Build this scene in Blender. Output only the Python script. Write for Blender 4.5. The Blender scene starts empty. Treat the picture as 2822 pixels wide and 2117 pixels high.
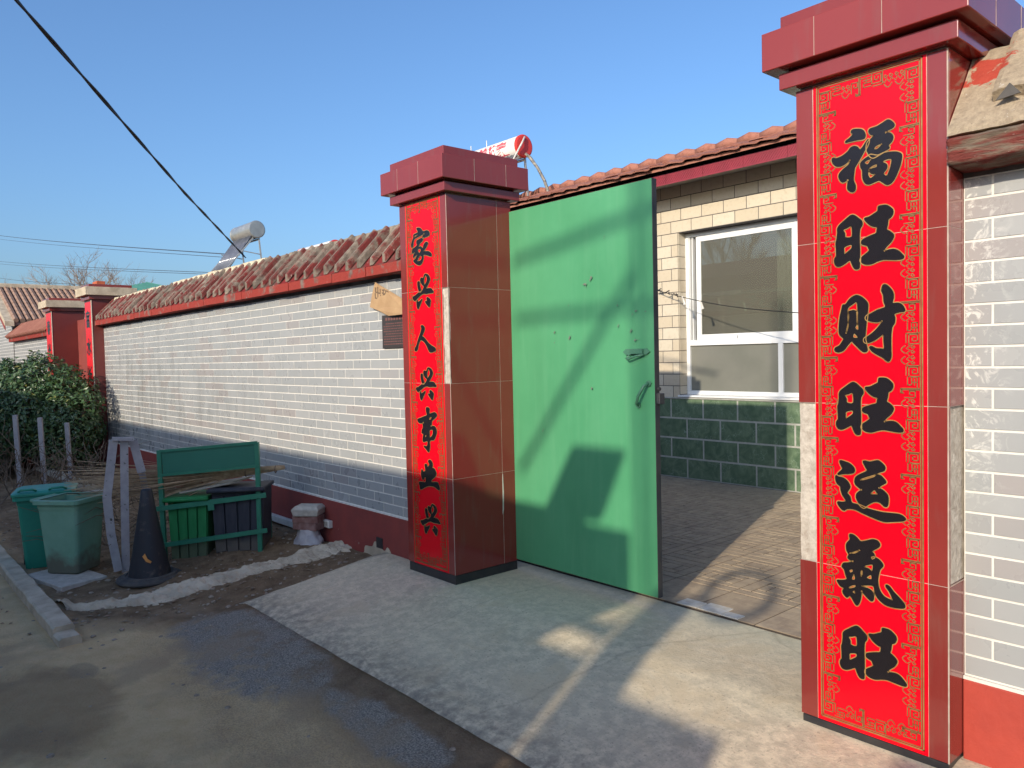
import bpy, bmesh, math, random
from mathutils import Vector, Matrix, noise
random.seed(7)
R = random.Random(11)
SC = bpy.context.scene
COL = SC.collection

# ---------------------------------------------------------------- camera
# solved from the photograph: x runs along the boundary wall, y into the yard, z up (0 = foot of the left gate pillar)
CAM_POS = (3.8902, -2.8659, 1.38)
YAW, PITCH, ROLL, FPX = 0.8564, -0.0366, -0.0228, 2124.5
def cam_axes():
    cy, sy, cp, sp = math.cos(YAW), math.sin(YAW), math.cos(PITCH), math.sin(PITCH)
    f = Vector((-sy*cp, cy*cp, sp)); r = Vector((cy, sy, 0)); u = r.cross(f)
    cr, sr = math.cos(ROLL), math.sin(ROLL)
    return r*cr+u*sr, u*cr-r*sr, f
_r, _u, _f = cam_axes()
cd = bpy.data.cameras.new('camera'); cam = bpy.data.objects.new('camera', cd); COL.objects.link(cam)
cam.matrix_world = Matrix(((_r.x, _u.x, -_f.x, CAM_POS[0]), (_r.y, _u.y, -_f.y, CAM_POS[1]), (_r.z, _u.z, -_f.z, CAM_POS[2]), (0, 0, 0, 1)))
cd.sensor_fit = 'HORIZONTAL'; cd.sensor_width = 36.0; cd.lens = 36.0*FPX/2822.0
cd.clip_start = 0.05; cd.clip_end = 3000
SC.camera = cam
def ray(u, v):
    return _f + _r*((u-1411.0)/FPX) - _u*((v-1058.5)/FPX)
def at(axis, val, u, v):
    """point where the ray of photograph pixel (u, v) meets the plane axis = val"""
    d = ray(u, v); k = 'xyz'.index(axis); t = (val-CAM_POS[k])/d[k]
    return Vector(CAM_POS) + d*t

# ---------------------------------------------------------------- light
SUN_V = Vector((-0.36, 1.0, -0.406)).normalized()          # the way the light travels
w = bpy.data.worlds.new('World'); SC.world = w; w.use_nodes = True
nt = w.node_tree; bg = nt.nodes['Background']
sky = nt.nodes.new('ShaderNodeTexSky'); sky.sky_type = 'NISHITA'; sky.sun_disc = False
sky.sun_elevation = math.asin(-SUN_V.z)
sky.sun_rotation = math.atan2(-SUN_V.x, -SUN_V.y)
sky.altitude = 0; sky.air_density = 1.1; sky.dust_density = 2.7; sky.ozone_density = 6.5
nt.links.new(sky.outputs[0], bg.inputs[0]); bg.inputs[1].default_value = 0.15
sl = bpy.data.lights.new('sun', 'SUN'); sl.energy = 3.4; sl.angle = math.radians(0.53); sl.color = (1.0, 0.87, 0.69)
so = bpy.data.objects.new('sun', sl); COL.objects.link(so); so.location = (20, -40, 30)
so.rotation_euler = SUN_V.to_track_quat('-Z', 'Y').to_euler()
SC.view_settings.view_transform = 'Standard'; SC.view_settings.look = 'None'
SC.view_settings.gamma = 1.0; SC.view_settings.use_curve_mapping = False
SC.view_settings.exposure = 0.55
SC.cycles.use_denoising = True
SC.cycles.max_bounces = 8; SC.cycles.transparent_max_bounces = 12
SC.cycles.caustics_reflective = False; SC.cycles.caustics_refractive = False

# ---------------------------------------------------------------- materials
class NT:
    def __init__(s, name):
        s.m = bpy.data.materials.new(name); s.m.use_nodes = True; s.t = s.m.node_tree
        s.b = s.t.nodes['Principled BSDF']
    def n(s, typ, **kw):
        x = s.t.nodes.new(typ)
        for k, v in kw.items():
            if isinstance(k, str) and hasattr(x, k): setattr(x, k, v)
        return x
    def l(s, a, b): s.t.links.new(a, b)
    def setin(s, node, idx, val):
        if hasattr(val, 'is_output') or isinstance(val, bpy.types.NodeSocket): s.l(val, node.inputs[idx])
        else: node.inputs[idx].default_value = val
    def pos(s):
        return s.n('ShaderNodeNewGeometry').outputs['Position']
    def mapping(s, vec, scale=(1, 1, 1), loc=(0, 0, 0), rot=(0, 0, 0)):
        m = s.n('ShaderNodeMapping'); s.l(vec, m.inputs[0]); m.inputs['Scale'].default_value = scale
        m.inputs['Location'].default_value = loc; m.inputs['Rotation'].default_value = rot
        return m.outputs[0]
    def noise(s, vec, scale, detail=4, rough=.55, dist=0):
        x = s.n('ShaderNodeTexNoise'); s.l(vec, x.inputs['Vector']); x.inputs['Scale'].default_value = scale
        x.inputs['Detail'].default_value = detail; x.inputs['Roughness'].default_value = rough; x.inputs['Distortion'].default_value = dist
        return x.outputs[0]
    def voro(s, vec, scale, feature='F1'):
        x = s.n('ShaderNodeTexVoronoi', feature=feature); s.l(vec, x.inputs['Vector']); x.inputs['Scale'].default_value = scale
        return x.outputs[0]
    def ramp(s, fac, stops):
        x = s.n('ShaderNodeValToRGB'); s.l(fac, x.inputs[0]); e = x.color_ramp.elements
        while len(e) < len(stops): e.new(.5)
        for k, (p, c) in enumerate(stops):
            e[k].position = p; e[k].color = (c, c, c, 1) if not hasattr(c, '__len__') else (*c, 1)
        return x.outputs[0]
    def mix(s, fac, a, b, mode='MIX'):
        x = s.n('ShaderNodeMix', data_type='RGBA', blend_type=mode)
        s.setin(x, 0, fac)
        for i, v in ((6, a), (7, b)):
            if isinstance(v, bpy.types.NodeSocket): s.l(v, x.inputs[i])
            else: x.inputs[i].default_value = (*v, 1) if len(v) == 3 else v
        return x.outputs[2]
    def math(s, op, a, b=None, c=None, clamp=False):
        x = s.n('ShaderNodeMath', operation=op, use_clamp=clamp)
        s.setin(x, 0, a)
        if b is not None: s.setin(x, 1, b)
        if c is not None: s.setin(x, 2, c)
        return x.outputs[0]
    def mrange(s, v, a, b, c=0., d=1.):
        x = s.n('ShaderNodeMapRange'); s.l(v, x.inputs[0])
        for i, k in enumerate((a, b, c, d)): x.inputs[i+1].default_value = k
        return x.outputs[0]
    def xyz(s, vec):
        x = s.n('ShaderNodeSeparateXYZ'); s.l(vec, x.inputs[0]); return x.outputs
    def rnd(s):
        """random per piece: object random, plus the 'rnd' face value where pieces share one mesh"""
        o = s.n('ShaderNodeObjectInfo').outputs['Random']
        a = s.n('ShaderNodeAttribute', attribute_name='rnd').outputs['Fac']
        return s.math('FRACT', s.math('ADD', o, a))
    def col(s, v):
        if isinstance(v, bpy.types.NodeSocket): s.l(v, s.b.inputs['Base Color'])
        else: s.b.inputs['Base Color'].default_value = (*v, 1)
    def bump(s, h, strength=.3, dist=.01):
        x = s.n('ShaderNodeBump'); s.l(h, x.inputs['Height']); x.inputs['Strength'].default_value = strength; x.inputs['Distance'].default_value = dist
        s.l(x.outputs[0], s.b.inputs['Normal'])
    def set(s, **kw):
        for k, v in kw.items():
            key = {'rough': 'Roughness', 'metal': 'Metallic', 'spec': 'Specular IOR Level', 'coat': 'Coat Weight', 'coatr': 'Coat Roughness', 'trans': 'Transmission Weight', 'ior': 'IOR', 'alpha': 'Alpha', 'sheen': 'Sheen Weight', 'sub': 'Subsurface Weight'}[k]
            s.setin(s.b, key, v)
M = {}
def simple(name, c1, c2=None, scale=6., rough=.6, bump=0., bscale=None, spec=.5, metal=0., coat=0., var=0., stretch=(1, 1, 1), detail=5, lo=.35, hi=.65):
    t = NT(name); p = t.mapping(t.pos(), stretch)
    n1 = t.noise(p, scale, detail)
    c = t.mix(t.ramp(n1, [(lo, 0), (hi, 1)]), c1, c2 or c1)
    if var:
        r = t.rnd(); c = t.mix(1.0, c, t.ramp(r, [(0, 1-var), (1, 1+var*.5)]), 'MULTIPLY')
    t.col(c); t.set(rough=rough, spec=spec, metal=metal, coat=coat)
    if bump: t.bump(t.noise(p, bscale or scale*6, 4), bump, .01)
    M[name] = t.m; return t

# glazed red pillar tiles, polished, reflect the sky
t = NT('red_glaze'); p = t.pos()
c = t.mix(t.ramp(t.noise(p, 2.2, 5), [(.3, 0), (.7, 1)]), (.195, .026, .022), (.225, .034, .027))
c = t.mix(1., c, t.ramp(t.rnd(), [(0, .88), (1, 1.08)]), 'MULTIPLY')
dirt = t.math('MULTIPLY', t.ramp(t.noise(t.mapping(p, (7, 7, 1.2)), 3, 6), [(.55, 0), (.75, 1)]), .25)
c = t.mix(dirt, c, (.16, .10, .08)); t.col(c)
t.set(rough=t.mrange(t.noise(p, 5, 4), .3, .7, .07, .17), spec=.55, coat=.25, coatr=.05)
t.bump(t.noise(p, 1.6, 2), .04, .02); M['red_glaze'] = t.m
t = NT('couplet_red'); p = t.pos()
c = t.mix(t.noise(p, 3, 3), (.68, .001, .010), (.75, .0015, .013)); t.col(c); t.set(rough=.2, spec=.3)
t.bump(t.noise(p, 1.4, 2), .03, .02); M['couplet_red'] = t.m
simple('dull_red', (.13, .026, .024), (.16, .032, .028), 3, rough=.3)
simple('ink', (.012, .010, .012), rough=.2, spec=.5)
simple('gold_backing', (.085, .022, .010), rough=.5)  # dark outline printed behind the gold border lines
simple('gold', (.40, .25, .085), (.27, .155, .05), 30, rough=.4, metal=.25)
simple('black_base', (.018, .019, .024), (.035, .034, .034), 12, rough=.35)
simple('joint', (.46, .38, .32), (.33, .26, .21), 20, rough=.85)
# bedding mortar under fallen tiles
t = NT('mortar'); p = t.pos()
n1 = t.noise(p, 30, 7, .7, .3)
t.col(t.mix(t.ramp(n1, [(.30, 0), (.62, 1)]), (.33, .28, .23), (.56, .51, .44))); t.set(rough=.95, spec=.2)
t.bump(n1, .8, .012); M['mortar'] = t.m

# grey glazed brick tiles with rain streaks towards the far end
t = NT('grey_tile'); p = t.pos(); X = t.xyz(p)
r = t.rnd()
c = t.mix(r, (.305, .316, .318), (.350, .356, .354))
c = t.mix(t.ramp(t.math('FRACT', t.math('MULTIPLY', r, 7.3)), [(.82, 0), (.9, 1)]), c, (.320, .302, .295))
c = t.mix(t.math('MULTIPLY', t.ramp(t.noise(p, 3.5, 4), [(.4, 0), (.7, 1)]), .35), c, (.28, .30, .302))
far = t.mrange(X[0], -2.2, -6.5, 0, 1); low = t.mrange(X[2], 1.75, .9, .15, 1)
st = t.ramp(t.noise(t.mapping(p, (5.5, 1, 1.1)), 1.3, 9, .72), [(.46, 0), (.78, 1)])
msk = t.math('MULTIPLY', t.math('MULTIPLY', st, far), low)
c = t.mix(t.math('MULTIPLY', msk, .75), c, (.075, .07, .064))
lm = t.math('MULTIPLY', t.math('MULTIPLY', t.mrange(X[0], 3.06, 2.93, 0, 1), t.mrange(X[0], 2.89, 2.91, 0, 1)), t.math('MULTIPLY', t.mrange(X[2], .75, 1.1, 0, 1), t.ramp(t.noise(p, 17, 8, .72, 1.6), [(.52, 0), (.60, 1)])))
c = t.mix(t.math('MULTIPLY', lm, .8), c, (.68, .67, .63))
t.col(c); t.set(rough=t.mrange(t.noise(p, 9, 4), .3, .7, .22, .42), spec=.45)
t.bump(t.noise(p, 40, 4), .06, .004); M['grey_tile'] = t.m
t = NT('white_grout'); p = t.pos(); X = t.xyz(p)
far = t.mrange(X[0], -2.2, -6.5, 0, 1)
st = t.ramp(t.noise(t.mapping(p, (5.5, 1, 1.1)), 1.3, 9, .72), [(.46, 0), (.78, 1)])
c = t.mix(t.math('MULTIPLY', t.math('MULTIPLY', st, far), .7), t.mix(t.noise(p, 14, 4), (.74, .72, .66), (.58, .56, .51)), (.16, .14, .12))
t.col(c); t.set(rough=.9, spec=.2); t.bump(t.noise(p, 90, 3), .3, .004); M['white_grout'] = t.m
# lime blooms on the tiles beside the right pillar
simple('lime', (.72, .70, .64), (.55, .52, .46), 40, rough=.95, bump=.5)
# painted plinth
t = NT('plinth_red'); p = t.pos(); X = t.xyz(p)
n1 = t.noise(p, 7, 6)
c = t.mix(t.ramp(n1, [(.35, 0), (.7, 1)]), (.25, .052, .042), (.20, .046, .040))
ch = t.ramp(t.noise(t.mapping(p, (1, 1, 1.4)), 6, 8, .7), [(.66, 0), (.70, 1)])
c = t.mix(ch, c, (.34, .27, .22)); t.col(c); t.set(rough=.75, spec=.3); t.bump(n1, .25, .006); M['plinth_red'] = t.m
simple('plinth_vivid', (.40, .052, .032), (.33, .042, .028), 5, rough=.7, bump=.25)  # brighter red for the plinth of the near wall
# weathered coping: cement with worn red paint
def weathered(name, red, grey, lo, hi, dark=.3, stretch=(1, 1, 1), bmp=.6):
    t = NT(name); p = t.mapping(t.pos(), stretch)
    n1 = t.noise(p, 5.5, 8, .65, .6); n2 = t.noise(p, 15, 6, .6)
    g = t.mix(t.ramp(n2, [(.35, 0), (.7, 1)]), grey, tuple(k*.45 for k in grey))
    g = t.mix(t.math('MULTIPLY', t.ramp(t.noise(p, 3, 5), [(.5, 0), (.7, 1)]), dark), g, (.035, .032, .030))
    c = t.mix(t.ramp(n1, [(lo, 0), (hi, 1)]), g, red)
    c = t.mix(t.ramp(t.noise(p, 34, 4), [(.70, 0), (.74, 1)]), c, (.6, .56, .5))
    c = t.mix(1., c, t.ramp(t.rnd(), [(0, .75), (1, 1.15)]), 'MULTIPLY')
    t.col(c); t.set(rough=.92, spec=.2); t.bump(t.math('ADD', t.math('ADD', n1, n2), t.math('MULTIPLY', t.noise(p, 70, 5, .7), .7)), bmp, .012); M[name] = t.m
t = NT('coping_rib'); p = t.pos()
n1 = t.noise(p, 6, 8, .65, .6); n2 = t.noise(p, 22, 6, .65)
nx_ = t.math('ABSOLUTE', t.xyz(t.n('ShaderNodeNewGeometry').outputs['Normal'])[0])
g = t.mix(t.ramp(n2, [(.35, 0), (.7, 1)]), (.255, .215, .17), (.12, .10, .082))
rd = t.mix(t.ramp(n2, [(.4, 0), (.7, 1)]), (.17, .030, .028), (.11, .040, .036))
fl_ = t.math('MULTIPLY', t.mrange(nx_, .25, .6, 0, 1), t.ramp(n1, [(.43, 0), (.55, 1)]))
tp_ = t.math('MULTIPLY', t.ramp(n1, [(.66, 0), (.72, 1)]), .7)
c = t.mix(t.math('MAXIMUM', fl_, tp_), g, rd)
c = t.mix(t.ramp(t.noise(p, 38, 4), [(.68, 0), (.72, 1)]), c, (.40, .36, .30))
c = t.mix(1., c, t.ramp(t.rnd(), [(0, .75), (1, 1.15)]), 'MULTIPLY')
t.col(c); t.set(rough=.92, spec=.2); t.bump(t.math('ADD', n1, n2), .6, .012); M['coping_rib'] = t.m
weathered('coping_bed', (.20, .024, .024), (.16, .115, .095), .38, .50, .3)
weathered('coping_fascia', (.29, .045, .035), (.26, .19, .16), .36, .46, .15)
t = NT('coping_near'); p = t.pos(); X = t.xyz(p)
n1 = t.noise(p, 8, 9, .68, .5); n2 = t.noise(p, 42, 7, .7); n3 = t.noise(p, 120, 4, .7)
g = t.mix(t.ramp(n2, [(.32, 0), (.70, 1)]), (.46, .37, .26), (.27, .215, .155))
g = t.mix(t.ramp(n3, [(.62, 0), (.72, 1)]), g, (.16, .125, .095))
bx = t.math('MULTIPLY', t.math('SUBTRACT', X[0], 2.955), 9.); bz = t.math('MULTIPLY', t.math('SUBTRACT', X[2], 2.285), 8.)
bias = t.math('ADD', t.math('MULTIPLY', bx, bx), t.math('MULTIPLY', bz, bz))
rm = t.mrange(t.math('ADD', t.math('MULTIPLY', t.math('MINIMUM', bias, 1.6), -.16), n1), .44, .47, 0, 1)
c = t.mix(rm, g, t.mix(n2, (.36, .045, .032), (.46, .085, .055)))
c = t.mix(t.math('MULTIPLY', t.ramp(t.noise(p, 30, 5, .7), [(.66, 0), (.69, 1)]), .8), c, (.60, .56, .49))
t.col(c); t.set(rough=.95, spec=.15); t.bump(t.math('ADD', t.math('ADD', n1, n2), t.math('MULTIPLY', n3, .5)), .9, .010); M['coping_near'] = t.m
weathered('coping_ledge', (.24, .060, .050), (.34, .26, .195), .44, .56, .4, (1, 2, 5), 1.0)
simple('ridge_mortar', (.62, .55, .40), (.48, .42, .30), 16, rough=.95, bump=.6)
# steel gate leaf
t = NT('green_paint'); p = t.pos()
c = t.mix(t.ramp(t.noise(p, 2.5, 5), [(.3, 0), (.7, 1)]), (.066, .270, .128), (.082, .305, .150))
c = t.mix(t.math('MULTIPLY', t.ramp(t.noise(t.mapping(p, (9, 1, .8)), 2.2, 6), [(.5, 0), (.8, 1)]), .35), c, (.125, .345, .19))
c = t.mix(t.math('MULTIPLY', t.ramp(t.noise(p, 22, 6, .7), [(.68, 0), (.74, 1)]), .55), c, (.09, .19, .13))
t.col(c); t.set(rough=.42, spec=.4); t.bump(t.noise(t.mapping(p, (3, 1, .8)), 2.0, 3), .22, .03); M['green_paint'] = t.m
simple('scrape', (.17, .15, .13), (.10, .17, .12), 60, rough=.8)
simple('green_steel', (.045, .16, .10), (.07, .19, .12), 12, rough=.5)
simple('dark_steel', (.03, .035, .04), (.05, .05, .05), 12, rough=.5)
# cream house tiles
t = NT('cream_tile'); p = t.pos(); r = t.rnd()
c = t.mix(r, (.50, .425, .310), (.565, .505, .395))
c = t.mix(t.ramp(t.noise(p, 24, 6, .65), [(.50, 0), (.85, 1)]), c, (.43, .36, .255))
t.col(c); t.set(rough=.5, spec=.35); t.bump(t.noise(p, 45, 5), .35, .004); M['cream_tile'] = t.m
simple('grey_grout', (.075, .07, .07), (.11, .10, .10), 20, rough=.9)
# green marbled tiles
t = NT('green_tile'); p = t.pos()
n1 = t.noise(p, 9, 6, .6, 1.0)
v = t.voro(t.mapping(p, (1, 1, .8)), 26, 'DISTANCE_TO_EDGE')
c = t.mix(t.ramp(n1, [(.35, 0), (.7, 1)]), (.075, .125, .075), (.155, .220, .135))
wv = t.math('MULTIPLY', t.ramp(v, [(0, 1), (.05, 0)]), t.ramp(t.noise(p, 12, 4), [(.5, 0), (.62, 1)]))
c = t.mix(t.math('MULTIPLY', wv, .85), c, (.24, .32, .24)); t.col(c); t.set(rough=.25, spec=.5); M['green_tile'] = t.m
simple('pale_grout', (.42, .42, .38), (.34, .34, .30), 20, rough=.9)
simple('white_frame', (.74, .75, .74), (.68, .69, .68), 5, rough=.35)
t = NT('window_glass'); fr = t.n('ShaderNodeFresnel'); fr.inputs[0].default_value = 1.62
gl = t.n('ShaderNodeBsdfGlossy'); gl.inputs['Roughness'].default_value = .012; gl.inputs['Color'].default_value = (1, 1, 1, 1)
tr = t.n('ShaderNodeBsdfTransparent'); tr.inputs[0].default_value = (.62, .66, .60, 1)
mx = t.n('ShaderNodeMixShader'); t.l(t.math('MULTIPLY', fr.outputs[0], 1.5, clamp=True), mx.inputs[0]); t.l(tr.outputs[0], mx.inputs[1]); t.l(gl.outputs[0], mx.inputs[2])
df = t.n('ShaderNodeBsdfDiffuse'); df.inputs[0].default_value = (.42, .40, .33, 1); m2 = t.n('ShaderNodeMixShader'); m2.inputs[0].default_value = .17
t.l(mx.outputs[0], m2.inputs[1]); t.l(df.outputs[0], m2.inputs[2]); t.l(m2.outputs[0], t.t.nodes['Material Output'].inputs[0]); M['window_glass'] = t.m
simple('frosted', (.155, .160, .135), (.185, .185, .16), 2.5, rough=.16, spec=.5)
simple('room', (.20, .19, .16), (.16, .15, .13), 1.5, rough=.95)
simple('curtain', (.55, .56, .52), (.42, .43, .40), 3, rough=.9, stretch=(12, 1, .3))
simple('maroon_fascia', (.25, .030, .045), (.20, .026, .038), 8, rough=.45)
simple('soffit', (.50, .47, .42), (.42, .39, .34), 4, rough=.85, bump=.2)
# clay roof tiles
t = NT('clay_tile'); p = t.pos()
c = t.mix(t.rnd(), (.255, .100, .070), (.335, .150, .108))
c = t.mix(t.ramp(t.noise(p, 14, 6), [(.5, 0), (.75, 1)]), c, (.22, .085, .06)); t.col(c); t.set(rough=.85, spec=.25); t.bump(t.noise(p, 60, 4), .3, .004); M['clay_tile'] = t.m
t = NT('brown_tile'); p = t.pos()
c = t.mix(t.noise(p, 8, 5), (.22, .125, .09), (.36, .25, .19)); t.col(c); t.set(rough=.9, spec=.2); M['brown_tile'] = t.m
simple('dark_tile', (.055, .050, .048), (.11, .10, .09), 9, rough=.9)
simple('concrete', (.56, .475, .355), (.38, .315, .23), 7, rough=.95, bump=.5, spec=.2)
simple('stone_grey', (.52, .48, .42), (.39, .36, .31), 18, rough=.95, bump=.5, spec=.2)
simple('brick_red', (.20, .095, .080), (.28, .17, .15), 20, rough=.95, bump=.5, spec=.2)
simple('brick_orange', (.50, .13, .055), (.40, .10, .045), 14, rough=.9)
# old concrete apron
t = NT('apron'); p = t.pos(); X = t.xyz(p)
n1 = t.noise(p, 1.3, 6, .6); n2 = t.noise(p, 16, 8, .7); n3 = t.noise(p, 70, 5, .7)
c = t.mix(t.ramp(n1, [(.35, 0), (.65, 1)]), (.575, .490, .350), (.470, .400, .285))
c = t.mix(t.ramp(n2, [(.42, 0), (.60, 1)]), c, (.670, .565, .395))
c = t.mix(t.math('MULTIPLY', t.ramp(t.noise(t.mapping(p, (1, 3, 1)), 34, 8, .75), [(.50, 0), (.66, 1)]), .45), c, (.36, .32, .26))
c = t.mix(t.math('MULTIPLY', t.ramp(t.noise(p, 3.2, 7, .65, .8), [(.52, 0), (.63, 1)]), .6), c, (.55, .445, .295))
c = t.mix(t.ramp(n3, [(.58, 0), (.72, 1)]), c, (.27, .23, .18))
gr = t.mrange(X[1], .25, .62, 0, .35); c = t.mix(gr, c, (.38, .45, .34))
ed = t.math('MULTIPLY', t.mrange(X[1], -.62, -.95, 0, 1), t.ramp(n2, [(.35, 1), (.6, .15)])); c = t.mix(ed, c, (.21, .18, .145))
cr = t.voro(t.mapping(t.mix(.12, p, t.n('ShaderNodeTexNoise').outputs[1]), (1, 1, 1)), .55, 'DISTANCE_TO_EDGE')
c = t.mix(t.math('MULTIPLY', t.ramp(cr, [(0, 1), (.0018, 0)]), .22), c, (.12, .10, .08))
t.col(c); t.set(rough=.93, spec=.22); t.bump(t.math('ADD', n2, t.math('MULTIPLY', n3, .6)), .45, .008); M['apron'] = t.m
# ground: trodden earth and dust over an old tarred lane
t = NT('earth'); p = t.pos(); X = t.xyz(p)
n1 = t.noise(p, 1.1, 6, .6); n2 = t.noise(p, 9, 8, .7); n3 = t.noise(p, 60, 6, .75)
soil = t.mix(t.ramp(n2, [(.35, 0), (.7, 1)]), (.150, .100, .060), (.285, .200, .122))
dust = t.mix(t.ramp(n2, [(.3, 0), (.7, 1)]), (.570, .405, .215), (.690, .515, .295))
tar = t.mix(t.ramp(t.noise(p, 130, 3, .6), [(.40, 0), (.66, 1)]), (.185, .168, .142), (.440, .395, .330))
lane = t.mrange(t.math('ADD', t.math('ADD', X[1], t.mrange(X[0], -1.0, -1.7, 0, .55)), t.math('MULTIPLY', t.math('SUBTRACT', n1, .5), .5)), -1.15, -1.45, 0, 1)
c = t.mix(lane, soil, dust)
# where the tar shows through: one large patch beside the apron and one smaller in front
def patch(cx, cy, rx, ry, wob=.5):
    dx = t.math('MULTIPLY', t.math('SUBTRACT', X[0], cx), 1/rx); dy = t.math('MULTIPLY', t.math('SUBTRACT', X[1], cy), 1/ry)
    d = t.math('ADD', t.math('MULTIPLY', dx, dx), t.math('MULTIPLY', dy, dy))
    d = t.math('ADD', d, t.math('MULTIPLY', t.math('SUBTRACT', t.noise(t.mapping(p, loc=(cx*3.1, cy*2.7, 0)), 2.6, 9, .68, .6), .5), 4*wob))
    return t.mrange(d, 1.25, .70, 0, 1)
gz = t.math('MULTIPLY', patch(.45, -1.30, 1.75, .42, .55), t.mrange(t.noise(p, 120, 3, .6), .42, .6, .15, 1))
c = t.mix(t.math('MULTIPLY', gz, .45), c, t.mix(t.noise(p, 90, 3), (.16, .115, .080), (.30, .235, .170)))
pm = t.math('MAXIMUM', patch(-.38, -1.20, .80, .30, .70), patch(.98, -1.17, .50, .12, .8))
pm = t.math('MULTIPLY', pm, t.mrange(t.noise(p, 7, 7, .7), .36, .50, .35, 1))
c = t.mix(pm, c, tar)
wear = t.mrange(t.noise(p, 2.1, 6), .52, .62, 0, .5); c = t.mix(t.math('MULTIPLY', wear, t.mrange(X[1], -1.0, -1.2, 0, 1)), c, (.36, .27, .175))
damp = patch(-.40, -2.22, .60, .34, .45); c = t.mix(t.math('MULTIPLY', damp, .5), c, (.175, .115, .066))
c = t.mix(t.math('MULTIPLY', patch(-.75, -1.95, .14, .07), .6), c, (.33, .26, .17))
c = t.mix(t.ramp(n3, [(.64, 0), (.80, 1)]), c, (.10, .08, .06))
c = t.mix(t.ramp(t.noise(p, 48, 3, .6), [(.71, 0), (.74, 1)]), c, (.40, .36, .30))
t.col(c); t.set(rough=.95, spec=.15); t.bump(t.math('ADD', n2, t.math('MULTIPLY', n3, 1.3)), .75, .018); M['earth'] = t.m
# yard pavers
t = NT('paver'); p = t.pos()
c = t.mix(t.rnd(), (.400, .315, .215), (.460, .365, .250)); c = t.mix(t.ramp(t.noise(p, 12, 7, .65), [(.4, 0), (.75, 1)]), c, (.27, .21, .155))
t.col(c); t.set(rough=.85, spec=.25); t.bump(t.noise(p, 50, 5), .3, .005); M['paver'] = t.m
simple('paver_joint', (.06, .048, .038), (.04, .032, .026), 20, rough=.95)
simple('white_paver', (.62, .60, .54), (.50, .46, .38), 20, rough=.8)
# bits and pieces
simple('bin_teal', (.014, .200, .135), (.020, .240, .165), 5, rough=.42)
t = NT('bin_pale'); p = t.pos(); X = t.xyz(p)
c = t.mix(t.ramp(t.noise(p, 7, 6), [(.35, 0), (.7, 1)]), (.150, .310, .215), (.190, .355, .260))
dz = t.math('ADD', X[2], t.math('MULTIPLY', t.math('SUBTRACT', t.noise(p, 8, 6), .5), .35))
c = t.mix(t.mrange(dz, -.05, -.16, 0, .85), c, (.115, .095, .070)); t.col(c); t.set(rough=.6, spec=.3); M['bin_pale'] = t.m
simple('bin_inside', (.04, .05, .045), (.07, .075, .06), 6, rough=.8)
t = NT('bin_green'); p = t.pos(); X = t.xyz(p)
c = t.mix(t.ramp(t.noise(t.mapping(p, (5, 5, 1)), 5, 5), [(.35, 0), (.7, 1)]), (.014, .170, .052), (.026, .220, .075))
dz = t.math('ADD', X[2], t.math('MULTIPLY', t.math('SUBTRACT', t.noise(p, 7, 6), .5), .2))
c = t.mix(t.mrange(dz, -.02, -.10, 0, .8), c, (.105, .100, .070)); t.col(c); t.set(rough=.6, spec=.3); M['bin_green'] = t.m
t = NT('bin_dark'); p = t.pos(); X = t.xyz(p)
c = t.mix(t.ramp(t.noise(t.mapping(p, (5, 5, 1)), 5, 5), [(.35, 0), (.7, 1)]), (.026, .030, .042), (.045, .047, .058))
dz = t.math('ADD', X[2], t.math('MULTIPLY', t.math('SUBTRACT', t.noise(p, 7, 6), .5), .2))
c = t.mix(t.mrange(dz, -.02, -.10, 0, .75), c, (.125, .110, .090)); t.col(c); t.set(rough=.6, spec=.3); M['bin_dark'] = t.m
simple('sign_green', (.022, .160, .098), (.030, .190, .118), 9, rough=.4)
simple('sign_panel', (.020, .135, .092), (.024, .155, .105), 4, rough=.4)
t = NT('cone_black'); p = t.pos()
c = t.mix(t.ramp(t.noise(p, 11, 7, .6), [(.58, 0), (.72, 1)]), (.018, .020, .026), (.085, .070, .060)); t.col(c); t.set(rough=.55, spec=.4); t.bump(t.noise(p, 20, 4), .2, .006); M['cone_black'] = t.m
simple('rubber', (.045, .045, .048), (.085, .078, .068), 12, rough=.8)
simple('orange_chip', (.55, .23, .05), rough=.7)
t = NT('grey_wood'); p = t.pos()
c = t.mix(t.ramp(t.noise(p, 16, 6), [(.35, 0), (.7, 1)]), (.31, .30, .315), (.39, .375, .385))
c = t.mix(t.ramp(t.noise(p, 30, 6, .7), [(.62, 0), (.66, 1)]), c, (.075, .07, .06)); t.col(c); t.set(rough=.8, spec=.25); M['grey_wood'] = t.m
simple('twig', (.33, .22, .125), (.50, .37, .23), 25, rough=.9)
simple('dry_twig', (.12, .085, .06), (.21, .155, .11), 15, rough=.95)
simple('straw_board', (.36, .34, .28), (.28, .26, .21), 14, rough=.9)
simple('cardboard', (.42, .275, .145), (.36, .225, .115), 10, rough=.85)
simple('pen', (.16, .105, .065), rough=.8)
simple('notice', (.035, .030, .028), (.048, .040, .036), 8, rough=.45)
simple('notice_text', (.20, .085, .075), rough=.7)
simple('plastic_bag', (.45, .43, .43), (.33, .30, .30), 9, rough=.35)
simple('plastic_white', (.62, .60, .55), (.50, .48, .43), 12, rough=.5)
simple('cable_black', (.012, .013, .016), rough=.6)
simple('cable_far', (.035, .05, .075), rough=.7)
simple('tank_white', (.72, .70, .66), (.66, .64, .60), 4, rough=.3)
simple('tank_red', (.62, .045, .035), (.55, .04, .03), 4, rough=.4)
simple('tank_silver', (.48, .48, .45), (.36, .36, .34), 5, rough=.3, metal=.55)
simple('tube_glass', (.085, .095, .125), (.14, .15, .18), 4, rough=.12, spec=.7)
simple('galvanised', (.50, .50, .48), (.40, .40, .39), 8, rough=.4, metal=.5)
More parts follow.
